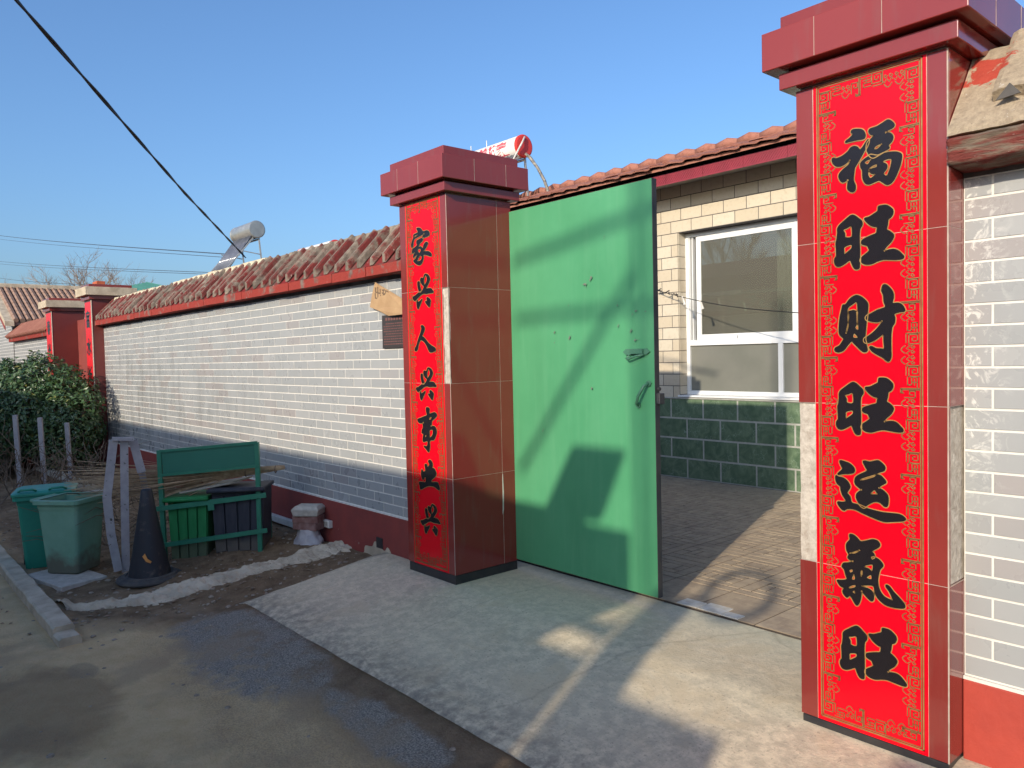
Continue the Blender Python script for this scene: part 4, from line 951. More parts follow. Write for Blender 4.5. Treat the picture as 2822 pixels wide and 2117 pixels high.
for i in range(40):                    # rounded ridge caps
    xx = -7.6+i*.335; mb.tube([(xx, RY, roof_at(RY)+.015), (xx+.17, RY, roof_at(RY)+.045), (xx+.345, RY, roof_at(RY)+.01)], [.060, .072, .058], 10)
mb.build('ridge_cap', 'clay_tile', roof, smooth=True)
# sagging line tied in front of the window
cl = thing('clothes_line', 'dark clothes line with knots stretched in front of the cream house window', 'clothes line', (-.9, 4.0, 1.9))
P0 = at('y', 4.22, 1812, 801); P1 = at('y', 3.7, 2196, 862)
pts = [P0.lerp(P1, t_)+Vector((0, 0, -.045*math.sin(math.pi*t_))) for t_ in [i/14 for i in range(15)]]
d_ = (P1-P0); pts += [P1+d_*.5+Vector((0, 0, .06)), P1+d_*1.2+Vector((0, 0, .30))]
MB().tube(pts, .0045, 6).build('line', 'cable_black', cl)
mb = MB()
for i in range(6): q = pts[i//2]; mb.tube([q+Vector((R.uniform(-.03, .05), 0, R.uniform(-.01, .02))), q+Vector((.06, -.01, R.uniform(-.03, .03)))], .006, 5)
mb.build('knot', 'cable_black', cl)
for t_ in (3, 5): MB().tube([pts[t_]+Vector((0, 0, .01)), pts[t_]+Vector((.012, 0, -.02)), pts[t_]+Vector((.03, .004, -.085))], [.008, .010, .016], 6).build('rag', 'plastic_white', cl)
# hook on the wall
MB().tube([P0+Vector((0, .06, 0)), P0], .006, 6).build('hook', 'dark_steel', cl)

# ---------------------------------------------------------------- solar water heaters
def solar_heater(name, label, loc, rad, length, tank, cap, lean, text=None, rz=0., vents=True):
    """horizontal tank at the head of a bank of glass tubes on an angle-iron stand; local x along the tank, -y downhill"""
    t_ = thing(name, label, 'water heater', loc, 'solar water heaters on the roofs', rz)
    H = 1.05
    tk = MB().lathe([(rad*.97, 0), (rad, .012), (rad, length-.012), (rad*.97, length)], (-length, 0, H), 28, axis=(1, 0, 0)).build('tank', tank, t_, smooth=True, world=False)
    for xx, s_ in ((0, 1), (-length, -1)):
        MB().lathe([(0, .010), (rad*.9, .010), (rad*1.02, .0), (rad*1.02, -.035), (rad*.96, -.04)], (xx, 0, H), 28, axis=(s_, 0, 0)).build('tank_end', cap, t_, world=False, smooth=False)
    n = int(length/.095)
    by, bz = -1.25*lean, .10
    for i in range(n):
        xx = -.08-i*(length-.16)/(n-1)
        MB().tube([(xx, -rad*.55, H-rad*.75), (xx, by, bz)], .026, 8).build('glass_tube', 'tube_glass', t_, world=False, smooth=True)
    for xx in (-.05, -length+.05):
        MB().bar((xx, -rad*.4, H-rad*1.0), (xx, by-.05, bz-.02), .03, .03).build('stand_rail', 'galvanised', t_, world=False)
        MB().bar((xx, rad*.3, H-rad*.9), (xx, rad*.3+.10, -.25), .03, .03).build('leg', 'galvanised', t_, world=False)
        MB().bar((xx, rad*.3+.05, H*.45), (xx, -.45, H*.52), .02, .02).build('brace', 'galvanised', t_, world=False)
    MB().bar((-.05, by, bz-.02), (-length+.05, by, bz-.02), .05, .04).build('foot_rail', 'galvanised', t_, world=False)
    MB().bar((-.05, rad*.3, H-rad-.02), (-length+.05, rad*.3, H-rad-.02), .04, .03).build('cradle', 'galvanised', t_, world=False)
    for xx in ((-length*.55, -length*.8) if vents else ()): MB().tube([(xx, 0, H+rad-.01), (xx, 0, H+rad+.12)], .008, 6).build('vent_pipe', 'galvanised', t_, world=False)
    if text:
        vs, fs = text_mesh(text, rad*1.35, .016)
        mb = MB()
        for a, b_ in vs:
            th = -(b_/rad)+.15; mb.v.append((-.62+a*1.0, -(rad+.003)*math.cos(th), H+(rad+.003)*math.sin(-th)*1.0))
        mb.f = list(fs); mb.r = [0.]*len(fs); mb.build('lettering', 'red_print', tk, world=False, fix=False)
        mb = MB()
        for i in range(8):
            for th0, th1 in ((-.62, -.72),):
                a, b_ = -1.0+i*.1, -1.0+(i+1)*.1
                mb.add([(a, -(rad+.003)*math.cos(th), H+(rad+.003)*math.sin(th)) for a, th in ((a, th0), (b_, th0), (b_, th1), (a, th1))], [(0, 1, 2, 3)])
        mb.build('red_line', 'red_print', tk, world=False, fix=False)
    return t_
HR = at('y', 5.7, 1300+1330/9.215, 360+392/9.215)
h1 = solar_heater('solar_water_heater', 'white solar water heater tank with bright red end cap on the clay roof', (HR.x, HR.y, HR.z-1.05), .182, 1.75, 'tank_white', 'tank_red', .9, '美的家')
tp = at('y', 5.69, 1300+1355/9.215, 360+200/9.215); rel = tp-HR
mb = MB(); mb.tube([(.03, rel.y, 1.05+.14), (.06, -.10, 1.05+.02), (.02, -.35, 1.05-.40), (0, -.55, .55)], .016, 8)
mb.build('vent_hose', 'plastic_white', h1, world=False, smooth=True)
mb = MB(); mb.tube([(.015, .02, 1.05-.13), (.10, .03, 1.05-.20), (.26, .05, 1.05-.40), (.38, .08, 1.05-.62), (.44, .10, .25), (.48, .12, .0)], [.026, .028, .024, .026, .024, .024], 8)
mb.build('insulated_pipe', 'insulation', h1, world=False, smooth=True)
HS = at('y', 4.6, 600+1120/10.37, 580+540/10.37)
h2 = solar_heater('solar_water_heater', 'dull silver solar water heater standing above the ribbed wall coping', (HS.x, HS.y, HS.z-1.05), .20, 1.15, 'tank_silver', 'tank_silver', .55, vents=False)
HP = at('y', 5.4, 926, 684)
h3 = solar_heater('solar_water_heater', 'white solar water heater with red end, all but its top hidden behind the ribbed coping', (HP.x, HP.y, HP.z-1.05), .182, 1.6, 'tank_white', 'tank_red', .9, vents=False)

# ---------------------------------------------------------------- neighbouring houses and gate
nb = thing('house', 'low house under a dark tiled roof just showing over the ribbed coping', 'house', (-13., 6., -.1))
MB().box(-19., -8.6, 4.2, 7.8, -.12, 3.10).build('wall', 'far_render', nb)
mb = MB(); mb.prism([(3.85, 3.22), (6., 3.84), (8.2, 3.22), (8.2, 3.27), (6., 3.90), (3.85, 3.27)], 'x', -19.2, -8.4)
nr = mb.build('roof', 'dark_tile', nb)
mb = MB()
for j in range(7):
    for i in range(44): 
        xx = -19.1+i*.242; yy = 3.82+j*.3
        mb.tube([(xx, yy, 3.285+(yy-3.85)*.2884), (xx, yy+.31, 3.27+(yy+.31-3.85)*.2884)], .05, 6, r=R.uniform(.02, .98))
mb.build('roof_tile', 'dark_tile', nr, kind='stuff')
def far_pillar(label, xl, xr, yf, yb, chars):
    t_ = thing('gate_pillar', label, 'gate pillar', ((xl+xr)/2, (yf+yb)/2, -.15), 'gate pillars of the neighbour')
    MB().box(xl, xr, yf, yb, -.25, 2.37).build('shaft', 'dull_red', t_, bevel=.004)
    MB().box(xl-.04, xr+.04, yf-.04, yb+.04, 2.371, 2.43).build('cap_moulding', 'red_glaze', t_, bevel=.003)
    MB().box(xl-.10, xr+.10, yf-.10, yb+.10, 2.431, 2.555).build('cap_slab', 'concrete', t_, bevel=.004)
    MB().box(xl-.04, xr+.04, yf-.04, yb+.04, 2.556, 2.60).build('cap_top', 'red_glaze', t_, bevel=.003)
    cp = MB().box(xl+.05, xr-.05, yf-.008, yf-.001, .0, 2.34).build('couplet', 'couplet_red', t_)
    MB().box(xr-.045, xr+.006, yf-.006, yf-.0005, -.1, 2.365).build('corner_trim', 'joint', t_)
    for k, ch in enumerate(chars):
        vs, fs = text_mesh(ch, .26, .012); mb = MB()
        mb.add([((xl+xr)/2-.01+a, yf-.0095, 2.06-k*.42+b_) for a, b_ in vs], fs); mb.build('character', 'ink', cp, fix=False)
    return t_
far_pillar('neighbour\'s red gate pillar with concrete cap at the end of the long grey wall', -9.46, -9.005, .0, .52, '富水长流')
far_pillar('neighbour\'s red gate pillar with concrete cap on the far side of that gate opening', -12.47, -11.93, .0, .52, '春光满院')
br = MB().box(-9.36, -9.10, .10, .22, 2.601, 2.66).build('brick', 'brick_orange', bevel=.004); tag(br, 'loose orange brick lying on the neighbour\'s pillar cap', 'brick')
ng_ = thing('neighbour_gate', 'plain red steel gate standing closed between the two neighbouring pillars', 'gate', (-10.7, .35, -.1))
MB().box(-11.92, -10.7, .40, .43, -.05, 2.2).build('gate_leaf', 'plinth_red', ng_); MB().box(-10.69, -9.47, .40, .43, -.05, 2.2).build('gate_leaf', 'plinth_red', ng_)
# sloping green canopy behind that gate
cn = thing('canopy', 'pale green corrugated canopy sheet over the neighbour\'s gateway', 'canopy', (-12., 1.6, -.1))
cq = [at('y', 1.1, 868/3.017, 550+758/3.017), at('y', 2.3, 1215/3.017, 550+688/3.017), at('y', 2.3, 1345/3.017, 550+714/3.017), at('y', 1.1, 1010/3.017, 550+790/3.017)]
mb = MB(); n_ = 40
for i in range(n_+1):
    s_ = i/n_; p_, q_ = cq[0].lerp(cq[1], s_), cq[3].lerp(cq[2], s_); dz = Vector((0, 0, .010*math.sin(i*1.6))); mb.v += [p_+dz, q_+dz]
mb.f = [(2*i, 2*i+2, 2*i+3, 2*i+1) for i in range(n_)]; mb.r = [0.]*n_
mb.build('sheet', 'green_sheet', cn, fix=False)
for q_ in cq: MB().tube([(q_.x, q_.y, -.2), (q_.x, q_.y, q_.z-.01)], .022, 8).build('post', 'galvanised', cn)
# far wall and gable house
wf_ = thing('boundary_wall', 'short grey tiled wall with orange clay coping beyond the neighbour\'s gate', 'wall', (-14.5, .3, -.15), 'grey tiled boundary walls')
MB().box(-16.9, -12.48, .13, .48, -.30, 1.95).build('body', 'far_tile_wall', wf_)
MB().box(-16.9, -12.48, .02, .58, 1.951, 2.03).build('fascia', 'coping_fascia', wf_)
MB().prism([(.0, 2.031), (.28, 2.30), (.34, 2.30), (.60, 2.031)], 'x', -16.9, -12.48).build('coping_bed', 'clay_tile', wf_)
xx = -12.56
while xx > -16.9:
    MB().tube([(xx, -.03, 2.05), (xx, .29, 2.35)], [.045, .045], 6).build('coping_tile', 'clay_tile', wf_); xx -= .16
gh = thing('house', 'white tiled gable house with weathered brown tile roof beyond the far wall', 'house', (-19., 4., -.2))
MB().prism([(-21.2, -.3), (-17.0, -.3), (-17.0, 2.42), (-19.1, 3.30), (-21.2, 2.42)], 'y', .12, 8.).build('wall', 'far_tile_wall', gh)
gr_ = MB().prism([(-16.8, 2.40), (-19.1, 3.36), (-21.4, 2.40), (-21.4, 2.33), (-19.1, 3.29), (-16.8, 2.33)], 'y', .0, 8.2).build('roof', 'brown_tile', gh)
MB().prism([(-16.75, 2.42), (-19.1, 3.41), (-21.4, 2.42), (-21.4, 2.31), (-19.1, 3.25), (-16.75, 2.31)], 'y', -.06, .12).build('verge', 'concrete', gh)
MB().prism([(-16.74, 2.31), (-17.4, 2.58), (-17.4, 2.50), (-16.74, 2.22)], 'y', -.05, -.065).build('verge_board', 'plinth_red', gh)
mb = MB()
for j in range(9):
    for i in range(60):
        s_ = j*.285; yy = .16+i*.13
        mb.tube([(-16.76-s_*.923, yy, 2.43+s_*.385+.012), (-16.76-(s_+.30)*.923, yy, 2.43+(s_+.30)*.385)], .058, 6, r=R.uniform(.02, .98))
mb.build('roof_tile', 'brown_tile', gr_, kind='stuff')
MB().box(-19.3, -18.9, -.02, 8.2, 3.36, 3.47).build('ridge', 'concrete', gr_, bevel=.01)

# ---------------------------------------------------------------- kerb, concrete strip, litter
kb = struct(bpy.data.objects.new('kerb', None)); COL.objects.link(kb); OFF[kb] = Vector((0, 0, 0))
x = -1.24; k = 0
while x > -9:
    L_ = R.uniform(.55, .80) if k else .16
    mb = MB(); n_ = 6
    for i in range(n_+1):
        xx = x-L_*i/n_+(.004 if i == 0 else 0)
        for (yy, zz) in ((-1.975, -.36), (-1.975, -.205), (-1.962, -.192), (-1.868, -.190), (-1.855, -.205), (-1.855, -.36)):
            d = .006*noise.noise(Vector((xx*6, yy*20, zz*9))); mb.v.append((xx, yy+d-.012*(-x-1.2)*.3, zz+d-(.03 if k == 0 else 0)))
    for i in range(n_):
        for q in range(5): mb.f.append((i*6+q, i*6+q+1, (i+1)*6+q+1, (i+1)*6+q))
    mb.f += [(0, 1, 2, 3, 4, 5), tuple(n_*6+q for q in range(5, -1, -1))]; mb.r = [0.]*len(mb.f)
    mb.build('kerb_stone', 'concrete', kb, smooth=False); x -= L_+.008; k += 1
# uneven band of spilt concrete from the wall to the kerb
line = [(-2.15, -1.80), (-1.78, -1.42), (-1.75, -1.0), (-1.76, -.6), (-1.66, -.25), (-1.70, .16)]
mb = MB(); n_ = 150; m_ = 26
for i in range(n_+1):
    s_ = i/n_*(len(line)-1); k = min(int(s_), len(line)-2); f_ = s_-k
    c = Vector((line[k][0]*(1-f_)+line[k+1][0]*f_, line[k][1]*(1-f_)+line[k+1][1]*f_))
    hw = .16+.05*noise.noise(Vector((i*.09, 1, 0)))+.05*noise.noise(Vector((i*.28, 5, 0)))+.02*noise.noise(Vector((i*.9, 2, 0)))-.08*max(0, 1-i/17)
    for j in range(m_+1):
        t_ = j/m_*2-1; xx = c.x+t_*hw; yy = c.y+.25*t_*hw
        h_ = .045*(1-abs(t_)**3)*(.8+.5*noise.noise(Vector((xx*6, yy*6, 2))))-.02*(abs(t_) > .99)
        mb.v.append((xx, yy, ground_z(xx, yy)+h_+.020*noise.fractal(Vector((xx*16, yy*16, 4)), .7, 2.1, 5)-.010))
mb.f = [(i*(m_+1)+j, i*(m_+1)+j+1, (i+1)*(m_+1)+j+1, (i+1)*(m_+1)+j) for i in range(n_) for j in range(m_)]; mb.r = [0.]*len(mb.f)
struct(mb.build('concrete_strip', 'concrete', smooth=False, fix=False))
slab_ = MB().box(-.29, .29, -.17, .17, -.02, .03).build('paving_slab', 'stone_grey', bevel=.006); tag(slab_, 'pale concrete slab lying flat under the pale green bin', 'slab'); slab_.location = (-2.84, -1.63, -.262); slab_.rotation_euler = (0.01, .02, .25)
def scatter(name, label, n, area, mat, mk, kind='stuff'):
    mb = MB()
    for k in range(n):
        x = R.uniform(area[0], area[1]); y = R.uniform(area[2], area[3]); mk(mb, x, y, ground_z(x, y))
    o = mb.build(name, mat, fix=False); o['kind'] = kind; o['label'] = label; return o
def stone(mb, x, y, z):
    s_ = min(abs(R.gauss(0, .0075))+.003, .02); vs = []
    for zz, rr in ((-.3, .8), (.25, 1.), (.62, .55)):
        for a in range(6): an = a*1.047+R.uniform(-.3, .3); vs.append((x+s_*rr*math.cos(an)*R.uniform(.8, 1.3), y+s_*rr*math.sin(an)*R.uniform(.8, 1.3), z+s_*zz))
    mb.add(vs, [(i*6+j, i*6+(j+1) % 6, (i+1)*6+(j+1) % 6, (i+1)*6+j) for i in range(2) for j in range(6)]+[tuple(range(12, 18))], R.random())
scatter('gravel', 'loose stones and crumbs scattered over the bare soil', 900, (-6., -1.05, -1.8, .10), 'pebble', stone)
scatter('gravel', 'fine grit scattered over the dusty lane', 260, (-3., 3., -3., -.98), 'pebble', lambda mb, x, y, z: stone(mb, x, y, z-.004))
def scrap(mb, x, y, z):
    a = R.uniform(0, 6.28); l_ = R.uniform(.010, .032); w_ = l_*R.uniform(.25, .6); c, s_ = math.cos(a), math.sin(a)
    q = [(-l_, 0, .004), (0, -w_, .012), (l_, 0, .005), (0, w_, .010)]
    mb.add([(x+c*p[0]-s_*p[1], y+s_*p[0]+c*p[1], z+p[2]) for p in q], [(0, 1, 2), (0, 2, 3)], R.random())
scatter('leaf_litter', 'dry leaves and scraps on the soil by the bins', 700, (-7., -1.3, -1.8, .08), 'litter', scrap)
scatter('leaf_litter', 'dry leaves blown against the far side of the kerb', 120, (-6., -1.6, -2.5, -2.05), 'litter', scrap)

# ---------------------------------------------------------------- rubbish bins
def wheelie(name, label, loc, rz, body, lid, w0, d0, w1, d1, h):
    t_ = thing(name, label, 'bin', loc, 'rubbish bins', rz)
    mb = MB(); n_ = 9
    prof = [(0, .90), (.02, 1.), (.55, 1.), (.86, 1.0), (.90, 1.02), (1., 1.02)]
    def ring(z, k, ww, dd, rr):
        pts = []
        for cx, cy, a0 in ((1, 1, 0), (-1, 1, 90), (-1, -1, 180), (1, -1, 270)):
            for q in range(4):
                a = math.radians(a0+q*30); pts.append((cx*(ww-rr)+rr*math.cos(a), cy*(dd-rr)+rr*math.sin(a), z))
        return pts
    rings = []
    for s_, k in prof:
        ww = (w0+(w1-w0)*s_)*k/2; dd = (d0+(d1-d0)*s_)*k/2; rings.append(ring(h*s_, k, ww, dd, .035))
    inner = [ring(h, 1, w1/2-.012, d1/2-.012, .03), ring(h*.35, 1, w0/2-.0, d0/2-.0, .03)]
    allr = rings+inner; vs = [p for r_ in allr for p in r_]; n = 16
    fs = [(i*n+k, i*n+(k+1) % n, (i+1)*n+(k+1) % n, (i+1)*n+k) for i in range(len(allr)-1) for k in range(n)]+[tuple(range(n))[::-1], tuple(range((len(allr)-1)*n, len(allr)*n))]
    mb.add(vs, fs); mb.build('body', body, t_, world=False, fix=False, bevel=.002)
    rm = MB()                                         # turned-over rim
    for r_, (e, z0_, z1_) in enumerate(((.026, h*.955, h*1.012),)):
        a = ring(z0_, 1, w1/2+.008, d1/2+.008, .04); b_ = ring(z0_, 1, w1/2+e, d1/2+e, .045); c = ring(z1_, 1, w1/2+e, d1/2+e, .045); d = ring(z1_, 1, w1/2-.010, d1/2-.010, .03)
        rm.add(a+b_+c+d, [(i*16+k, i*16+(k+1) % 16, (i+1)*16+(k+1) % 16, (i+1)*16+k) for i in range(3) for k in range(16)])
    rm.build('rim', body, t_, world=False, bevel=.003)
    MB().tube([(-w1/2+.05, d1/2+.02, h*.97), (-w1/2+.05, d1/2+.075, h*.99), (w1/2-.05, d1/2+.075, h*.99), (w1/2-.05, d1/2+.02, h*.97)], .014, 8).build('handle', body, t_, world=False, smooth=True)
    for s_ in ((-1, 1) if lid else ()): MB().lathe([(0, 0), (.06, 0), (.06, .03), (0, .03)], (s_*(w0/2+.005), d0/2-.02, .045), 16, axis=(s_, 0, 0)).build('wheel', 'rubber', t_, world=False)
    if lid:
        mb = MB(); L0 = ring(h*1.014, 1, w1/2+.036, d1/2+.036, .05); L1 = ring(h*1.05, 1, w1/2+.036, d1/2+.036, .05); L2 = ring(h*1.075, 1, w1/2+.0, d1/2+.0, .05); L3 = ring(h*1.085, 1, w1/2-.05, d1/2-.05, .05)
        mb.add(L0+L1+L2+L3, [(i*16+k, i*16+(k+1) % 16, (i+1)*16+(k+1) % 16, (i+1)*16+k) for i in range(3) for k in range(16)]+[tuple(range(48, 64)), tuple(range(16))[::-1]])
        ld = mb.build('lid', lid, t_, world=False, bevel=.004)
        for s_ in (-1, 1): MB().tube([(s_*w1*.28-.06, -d1/2-.02, h*1.085), (s_*w1*.28-.04, -d1/2-.045, h*1.11), (s_*w1*.28+.04, -d1/2-.045, h*1.11), (s_*w1*.28+.06, -d1/2-.02, h*1.085)], .010, 8).build('lid_grip', lid, ld, world=False, smooth=True)
    return t_
wheelie('rubbish_bin', 'deep teal wheeled bin with closed lid standing behind the pale open bin', (-3.50, -1.63, -.27), math.radians(75), 'bin_teal', 'bin_teal', .30, .31, .38, .38, .60)
wheelie('rubbish_bin', 'faded pale green bin without lid, its foot caked with mud', (-2.97, -1.545, -.232), math.radians(130), 'bin_pale', None, .275, .275, .345, .345, .575)

# ---------------------------------------------------------------- green stand and its two bins
p0 = Vector((-2.605, -.94, 0)); sd = Vector((.445, .60, 0)).normalized(); nr_ = Vector((sd.y, -sd.x, 0))
def FP(s_, d, z): return p0+sd*s_-nr_*d+Vector((0, 0, z))        # s along the stand, d behind it
st = thing('bin_stand', 'green steel bin stand with a blank panel above two rails', 'stand', (-2.38, -.64, -.18))
for s_, zb in ((-.03, -.215), (.725, -.165)):
    MB().bar(FP(s_, 0, zb), FP(s_-(.0 if s_ > 0 else .012), 0, .728 if s_ > 0 else .688), .036, .036, up=nr_).build('post', 'sign_green', st, bevel=.003)
    MB().bar(FP(s_, .34, zb), FP(s_, .34, .30), .03, .03, up=nr_).build('post', 'sign_green', st)
pn = MB().bar(FP(-.02, -.004, .582), FP(.715, -.004, .630), .012, .190, up=(0, 0, 1)).build('panel', 'sign_panel', st)
for za, zb in ((.487, .535), (.680, .727)): MB().bar(FP(-.035, -.009, za), FP(.73, -.009, zb), .026, .022).build('panel_border', 'sign_green', pn)
MB().bar(FP(-.10, -.024, .215), FP(.79, -.024, .300), .012, .040).build('rail', 'sign_green', st)
MB().bar(FP(-.02, -.024, -.075), FP(.79, -.024, .012), .012, .036).build('rail', 'sign_green', st)
MB().bar(FP(-.02, .34, .22), FP(.74, .34, .28), .012, .04).build('rail', 'sign_green', st)
MB().bar(FP(.33, -.030, .215), FP(.38, -.030, .22), .006, .05).build('plate', 'sign_green', st)
def slat_bin(label, s0, s1, zb, zt, mat):
    t_ = thing('rubbish_bin', label, 'bin', FP((s0+s1)/2, .17, zb), 'rubbish bins')
    m0 = (s0+s1)/2
    mb = MB(); q = []
    for z, k in ((zb, .90), (zt, 1.)):
        hw = (s1-s0)/2*k
        for a, d in ((-hw, .02+.03*(1-k)), (hw, .02+.03*(1-k)), (hw, .31), (-hw, .31)): q.append(FP(m0+a, d, z))
    mb.add(q, [(0, 3, 2, 1), (4, 5, 6, 7), (0, 1, 5, 4), (1, 2, 6, 5), (2, 3, 7, 6), (3, 0, 4, 7)]); mb.build('body', mat, t_, bevel=.004)
    n_ = 4; wd = (s1-s0)/n_
    for i in range(n_):
        a = s0+wd*i+.006; b_ = s0+wd*(i+1)-.006; j = R.uniform(-.01, .012)
        k0 = .90
        q = [FP(m0+(a-m0)*k0, .006, zb+.012+j), FP(m0+(b_-m0)*k0, .006, zb+.012+R.uniform(-.01, .012)), FP(b_, .002+j*.2, zt-.035), FP(a, .002+j*.2, zt-.035)]
        q2 = [p-nr_*.018 for p in q]
        MB().add(q+q2, [(0, 1, 2, 3), (7, 6, 5, 4), (0, 4, 5, 1), (1, 5, 6, 2), (2, 6, 7, 3), (3, 7, 4, 0)]).build('slat', mat, t_, bevel=.002)
    ld = MB(); ld.bar(FP(s0-.015, .15, zt+.016), FP(s1+.015, .15, zt+.020), .36, .034); l_ = ld.build('lid', mat, t_, bevel=.008)
    MB().tube([FP(s0-.02, -.028, zt+.012), FP(s1+.02, -.028, zt+.016)], .016, 8).build('lid_lip', mat, l_, smooth=True)
slat_bin('bright green slatted bin behind the rails of the green stand', .0, .315, -.215, .270, 'bin_green')
slat_bin('dark grey slatted bin behind the rails of the green stand', .345, .760, -.175, .330, 'bin_dark')
brd = MB(); q = [FP(.09, .03, .325), FP(.50, .02, .392), FP(.62, .24, .408), FP(.12, .26, .345)]; brd.add(q+[p+Vector((0, 0, .014)) for p in q], [(0, 3, 2, 1), (4, 5, 6, 7), (0, 1, 5, 4), (1, 2, 6, 5), (2, 3, 7, 6), (3, 0, 4, 7)])
tag(brd.build('board', 'straw_board'), 'pale warped board lying on the lids of the slatted bins', 'board')
bm_ = thing('twig_broom', 'large twig broom laid across the bins with its brush spread to one side', 'broom', FP(.2, .1, .38))
mb = MB()
for i in range(150):
    a0 = R.uniform(0, 6.28); r0 = .024*math.sqrt(R.random()); r1 = R.uniform(.03, .26); s_end = R.uniform(-.85, -.1)
    e = FP(.90+R.uniform(-.06, .02), .12+r0*.7*math.cos(a0), .500+r0*.6*math.sin(a0)+R.uniform(-.004, .004)); m = FP(.42+R.uniform(-.06, .06), .12+r0*1.3*math.cos(a0), .455+r0*1.4*math.sin(a0))
    f_ = FP(s_end, .12+r1*1.2*math.cos(a0), .40+r1*.9*math.sin(a0)-.02)
    mb.tube([e, e.lerp(m, .5)+Vector((0, 0, R.uniform(-.006, .006))), m, m.lerp(f_, .55)+Vector((0, 0, R.uniform(-.015, .02))), f_], [.0034, .0034, .0032, .0028, .0018], 4, cap=False)
mb.build('twigs', 'twig', bm_, kind='stuff', fix=False)
for s_ in (.25, .60, .84):
    c = FP(s_, .12, .435+.057*(s_-.28)/.62); mb = MB(); mb.tube([c+(sd.cross(Vector((0, 0, 1)))*math.cos(a)+Vector((0, 0, 1))*math.sin(a))*(.034 if s_ < .5 else .03) for a in [k*.6283 for k in range(11)]], .004, 5); mb.build('binding', 'dry_twig', bm_)
# loose brushwood behind the broom
mb = MB()
for i in range(120):
    b_ = FP(R.uniform(-.9, -.1), R.uniform(.05, .55), -.12+R.uniform(0, .35)); d = Vector((R.uniform(-.4, .4), R.uniform(-.4, .4), R.uniform(-.05, .25)))
    mb.tube([b_, b_+d*.5+Vector((0, 0, .04)), b_+d], [.0035, .003, .0012], 4, cap=False)
o = mb.build('brushwood', 'dry_twig', fix=False); o['kind'] = 'stuff'; o['label'] = 'tangle of thin dry brushwood heaped beside the bins'

# ---------------------------------------------------------------- cone
cn_ = thing('traffic_cone', 'black rubber traffic cone with worn body on a round flange', 'traffic cone', (-2.27, -1.18, -.236))
MB().lathe([(.150, .035), (.145, .06), (.120, .18), (.060, .53), (.040, .665), (.030, .680), (0, .681)], (-2.27, -1.18, -.236), 40).build('body', 'cone_black', cn_, smooth=True)
MB().lathe([(0, .0), (.225, .0), (.232, .012), (.226, .028), (.195, .034), (.190, .046), (.168, .050), (.160, .042), (.148, .045)], (-2.27, -1.18, -.240), 40).build('flange', 'rubber', cn_, smooth=False, bevel=.002)
tc = Vector((-2.27, -1.18, -.236)); dirc = (Vector((CAM_POS[0], CAM_POS[1], 0))-Vector((tc.x, tc.y, 0))).normalized(); rt_ = Vector((-dirc.y, dirc.x, 0))
def cone_pt(a, z, e=.002):
    rr = (.145+(.060-.145)*(z-.06)/(.47))+e+.012*(z < .2); return tc+(dirc*math.cos(a)+rt_*math.sin(a))*rr+Vector((0, 0, z))
lp = [(-.35, .20), (-.15, .165), (.05, .150), (.10, .162), (-.08, .185), (-.22, .222)]
MB().add([cone_pt(a, z, .012) for a, z in lp], [tuple(range(6))]).build('sticker', 'orange_chip', cn_, fix=False)

# ---------------------------------------------------------------- little stack by the wall
bag = thing('plastic_bag', 'crumpled translucent plastic bag under the little brick stack', 'plastic bag', (-2.03, .03, -.125))
mb = MB(); n_ = 28; m_ = 9
for j in range(m_+1):
    for i in range(n_):
        a = 2*math.pi*i/n_; t_ = j/m_; rr = (.155-.06*t_)*(1+.16*noise.noise(Vector((math.cos(a)*2.2, math.sin(a)*2.2, t_*2.5)))+.06*math.sin(a*9+t_*4))
        mb.v.append((-2.03+rr*math.cos(a)*.95, .0+rr*math.sin(a)*.72, -.128+.115*t_+.010*noise.noise(Vector((a, t_*6, 1)))))
mb.f = [(j*n_+i, j*n_+(i+1) % n_, (j+1)*n_+(i+1) % n_, (j+1)*n_+i) for j in range(m_) for i in range(n_)]+[tuple(range(m_*n_, m_*n_+n_))]; mb.r = [0.]*len(mb.f)
mb.build('film', 'plastic_bag', bag, smooth=True)
for z0_, z1_, rz, lab, mt in ((-.016, .045, .45, 'weathered red brick resting directly on the plastic bag', 'brick_red'), (.0455, .100, .62, 'darker red brick in the middle of the little stack', 'brick_red')):
    o = MB().box(-.115, .115, -.062, .062, 0, z1_-z0_).build('brick', mt, bevel=.004); tag(o, lab, 'brick'); o.location = (-2.03, .0, z0_); o.rotation_euler = (0, 0, rz)
mb = MB().frustum((0, 0, 0), (.105, .080), (0, 0, .055), (.118, .092)); mb.frustum((0, 0, .055), (.118, .092), (0, 0, .082), (.092, .070))
o = mb.build('stone', 'stone_grey', bevel=.006); tag(o, 'pale squared stone on top of the little brick stack', 'stone'); o.location = (-2.03, .005, .101); o.rotation_euler = (0, 0, .72)

# ---------------------------------------------------------------- grey posts, trestle, dry stems
for (u, v, h, lab) in ((45*1.2763, 1062*1.2763, 1.0, 'slim grey painted post among dry stems, the farthest from the trestle'), (98*1.2763, 1060*1.2763, .94, 'slim grey painted post between two alike posts before the bush'), (155*1.2763, 1050*1.2763, .84, 'slim grey painted post with slanted top, nearest the trestle')):
    z = -.2
    for _ in range(12): P = at('z', z, u, v); z = .5*z+.5*ground_z(P.x, P.y)
    mb = MB().bar((P.x, P.y, P.z-.05), (P.x-.03, P.y-.02, P.z+h), .085, .05, up=(.3, .9, 0))
    tag(mb.build('post', 'grey_wood', bevel=.004), lab, 'post', 'grey posts before the bush')
tr_ = thing('trestle', 'old grey A-shaped trestle of chipped planks leaning behind the black cone', 'trestle', (-2.62, -1.27, -.25))
V = Vector((-2.60, -1.28, 0)); vd = (V-Vector((CAM_POS[0], CAM_POS[1], 0))).normalized(); vr = Vector((-vd.y, vd.x, 0))*-1
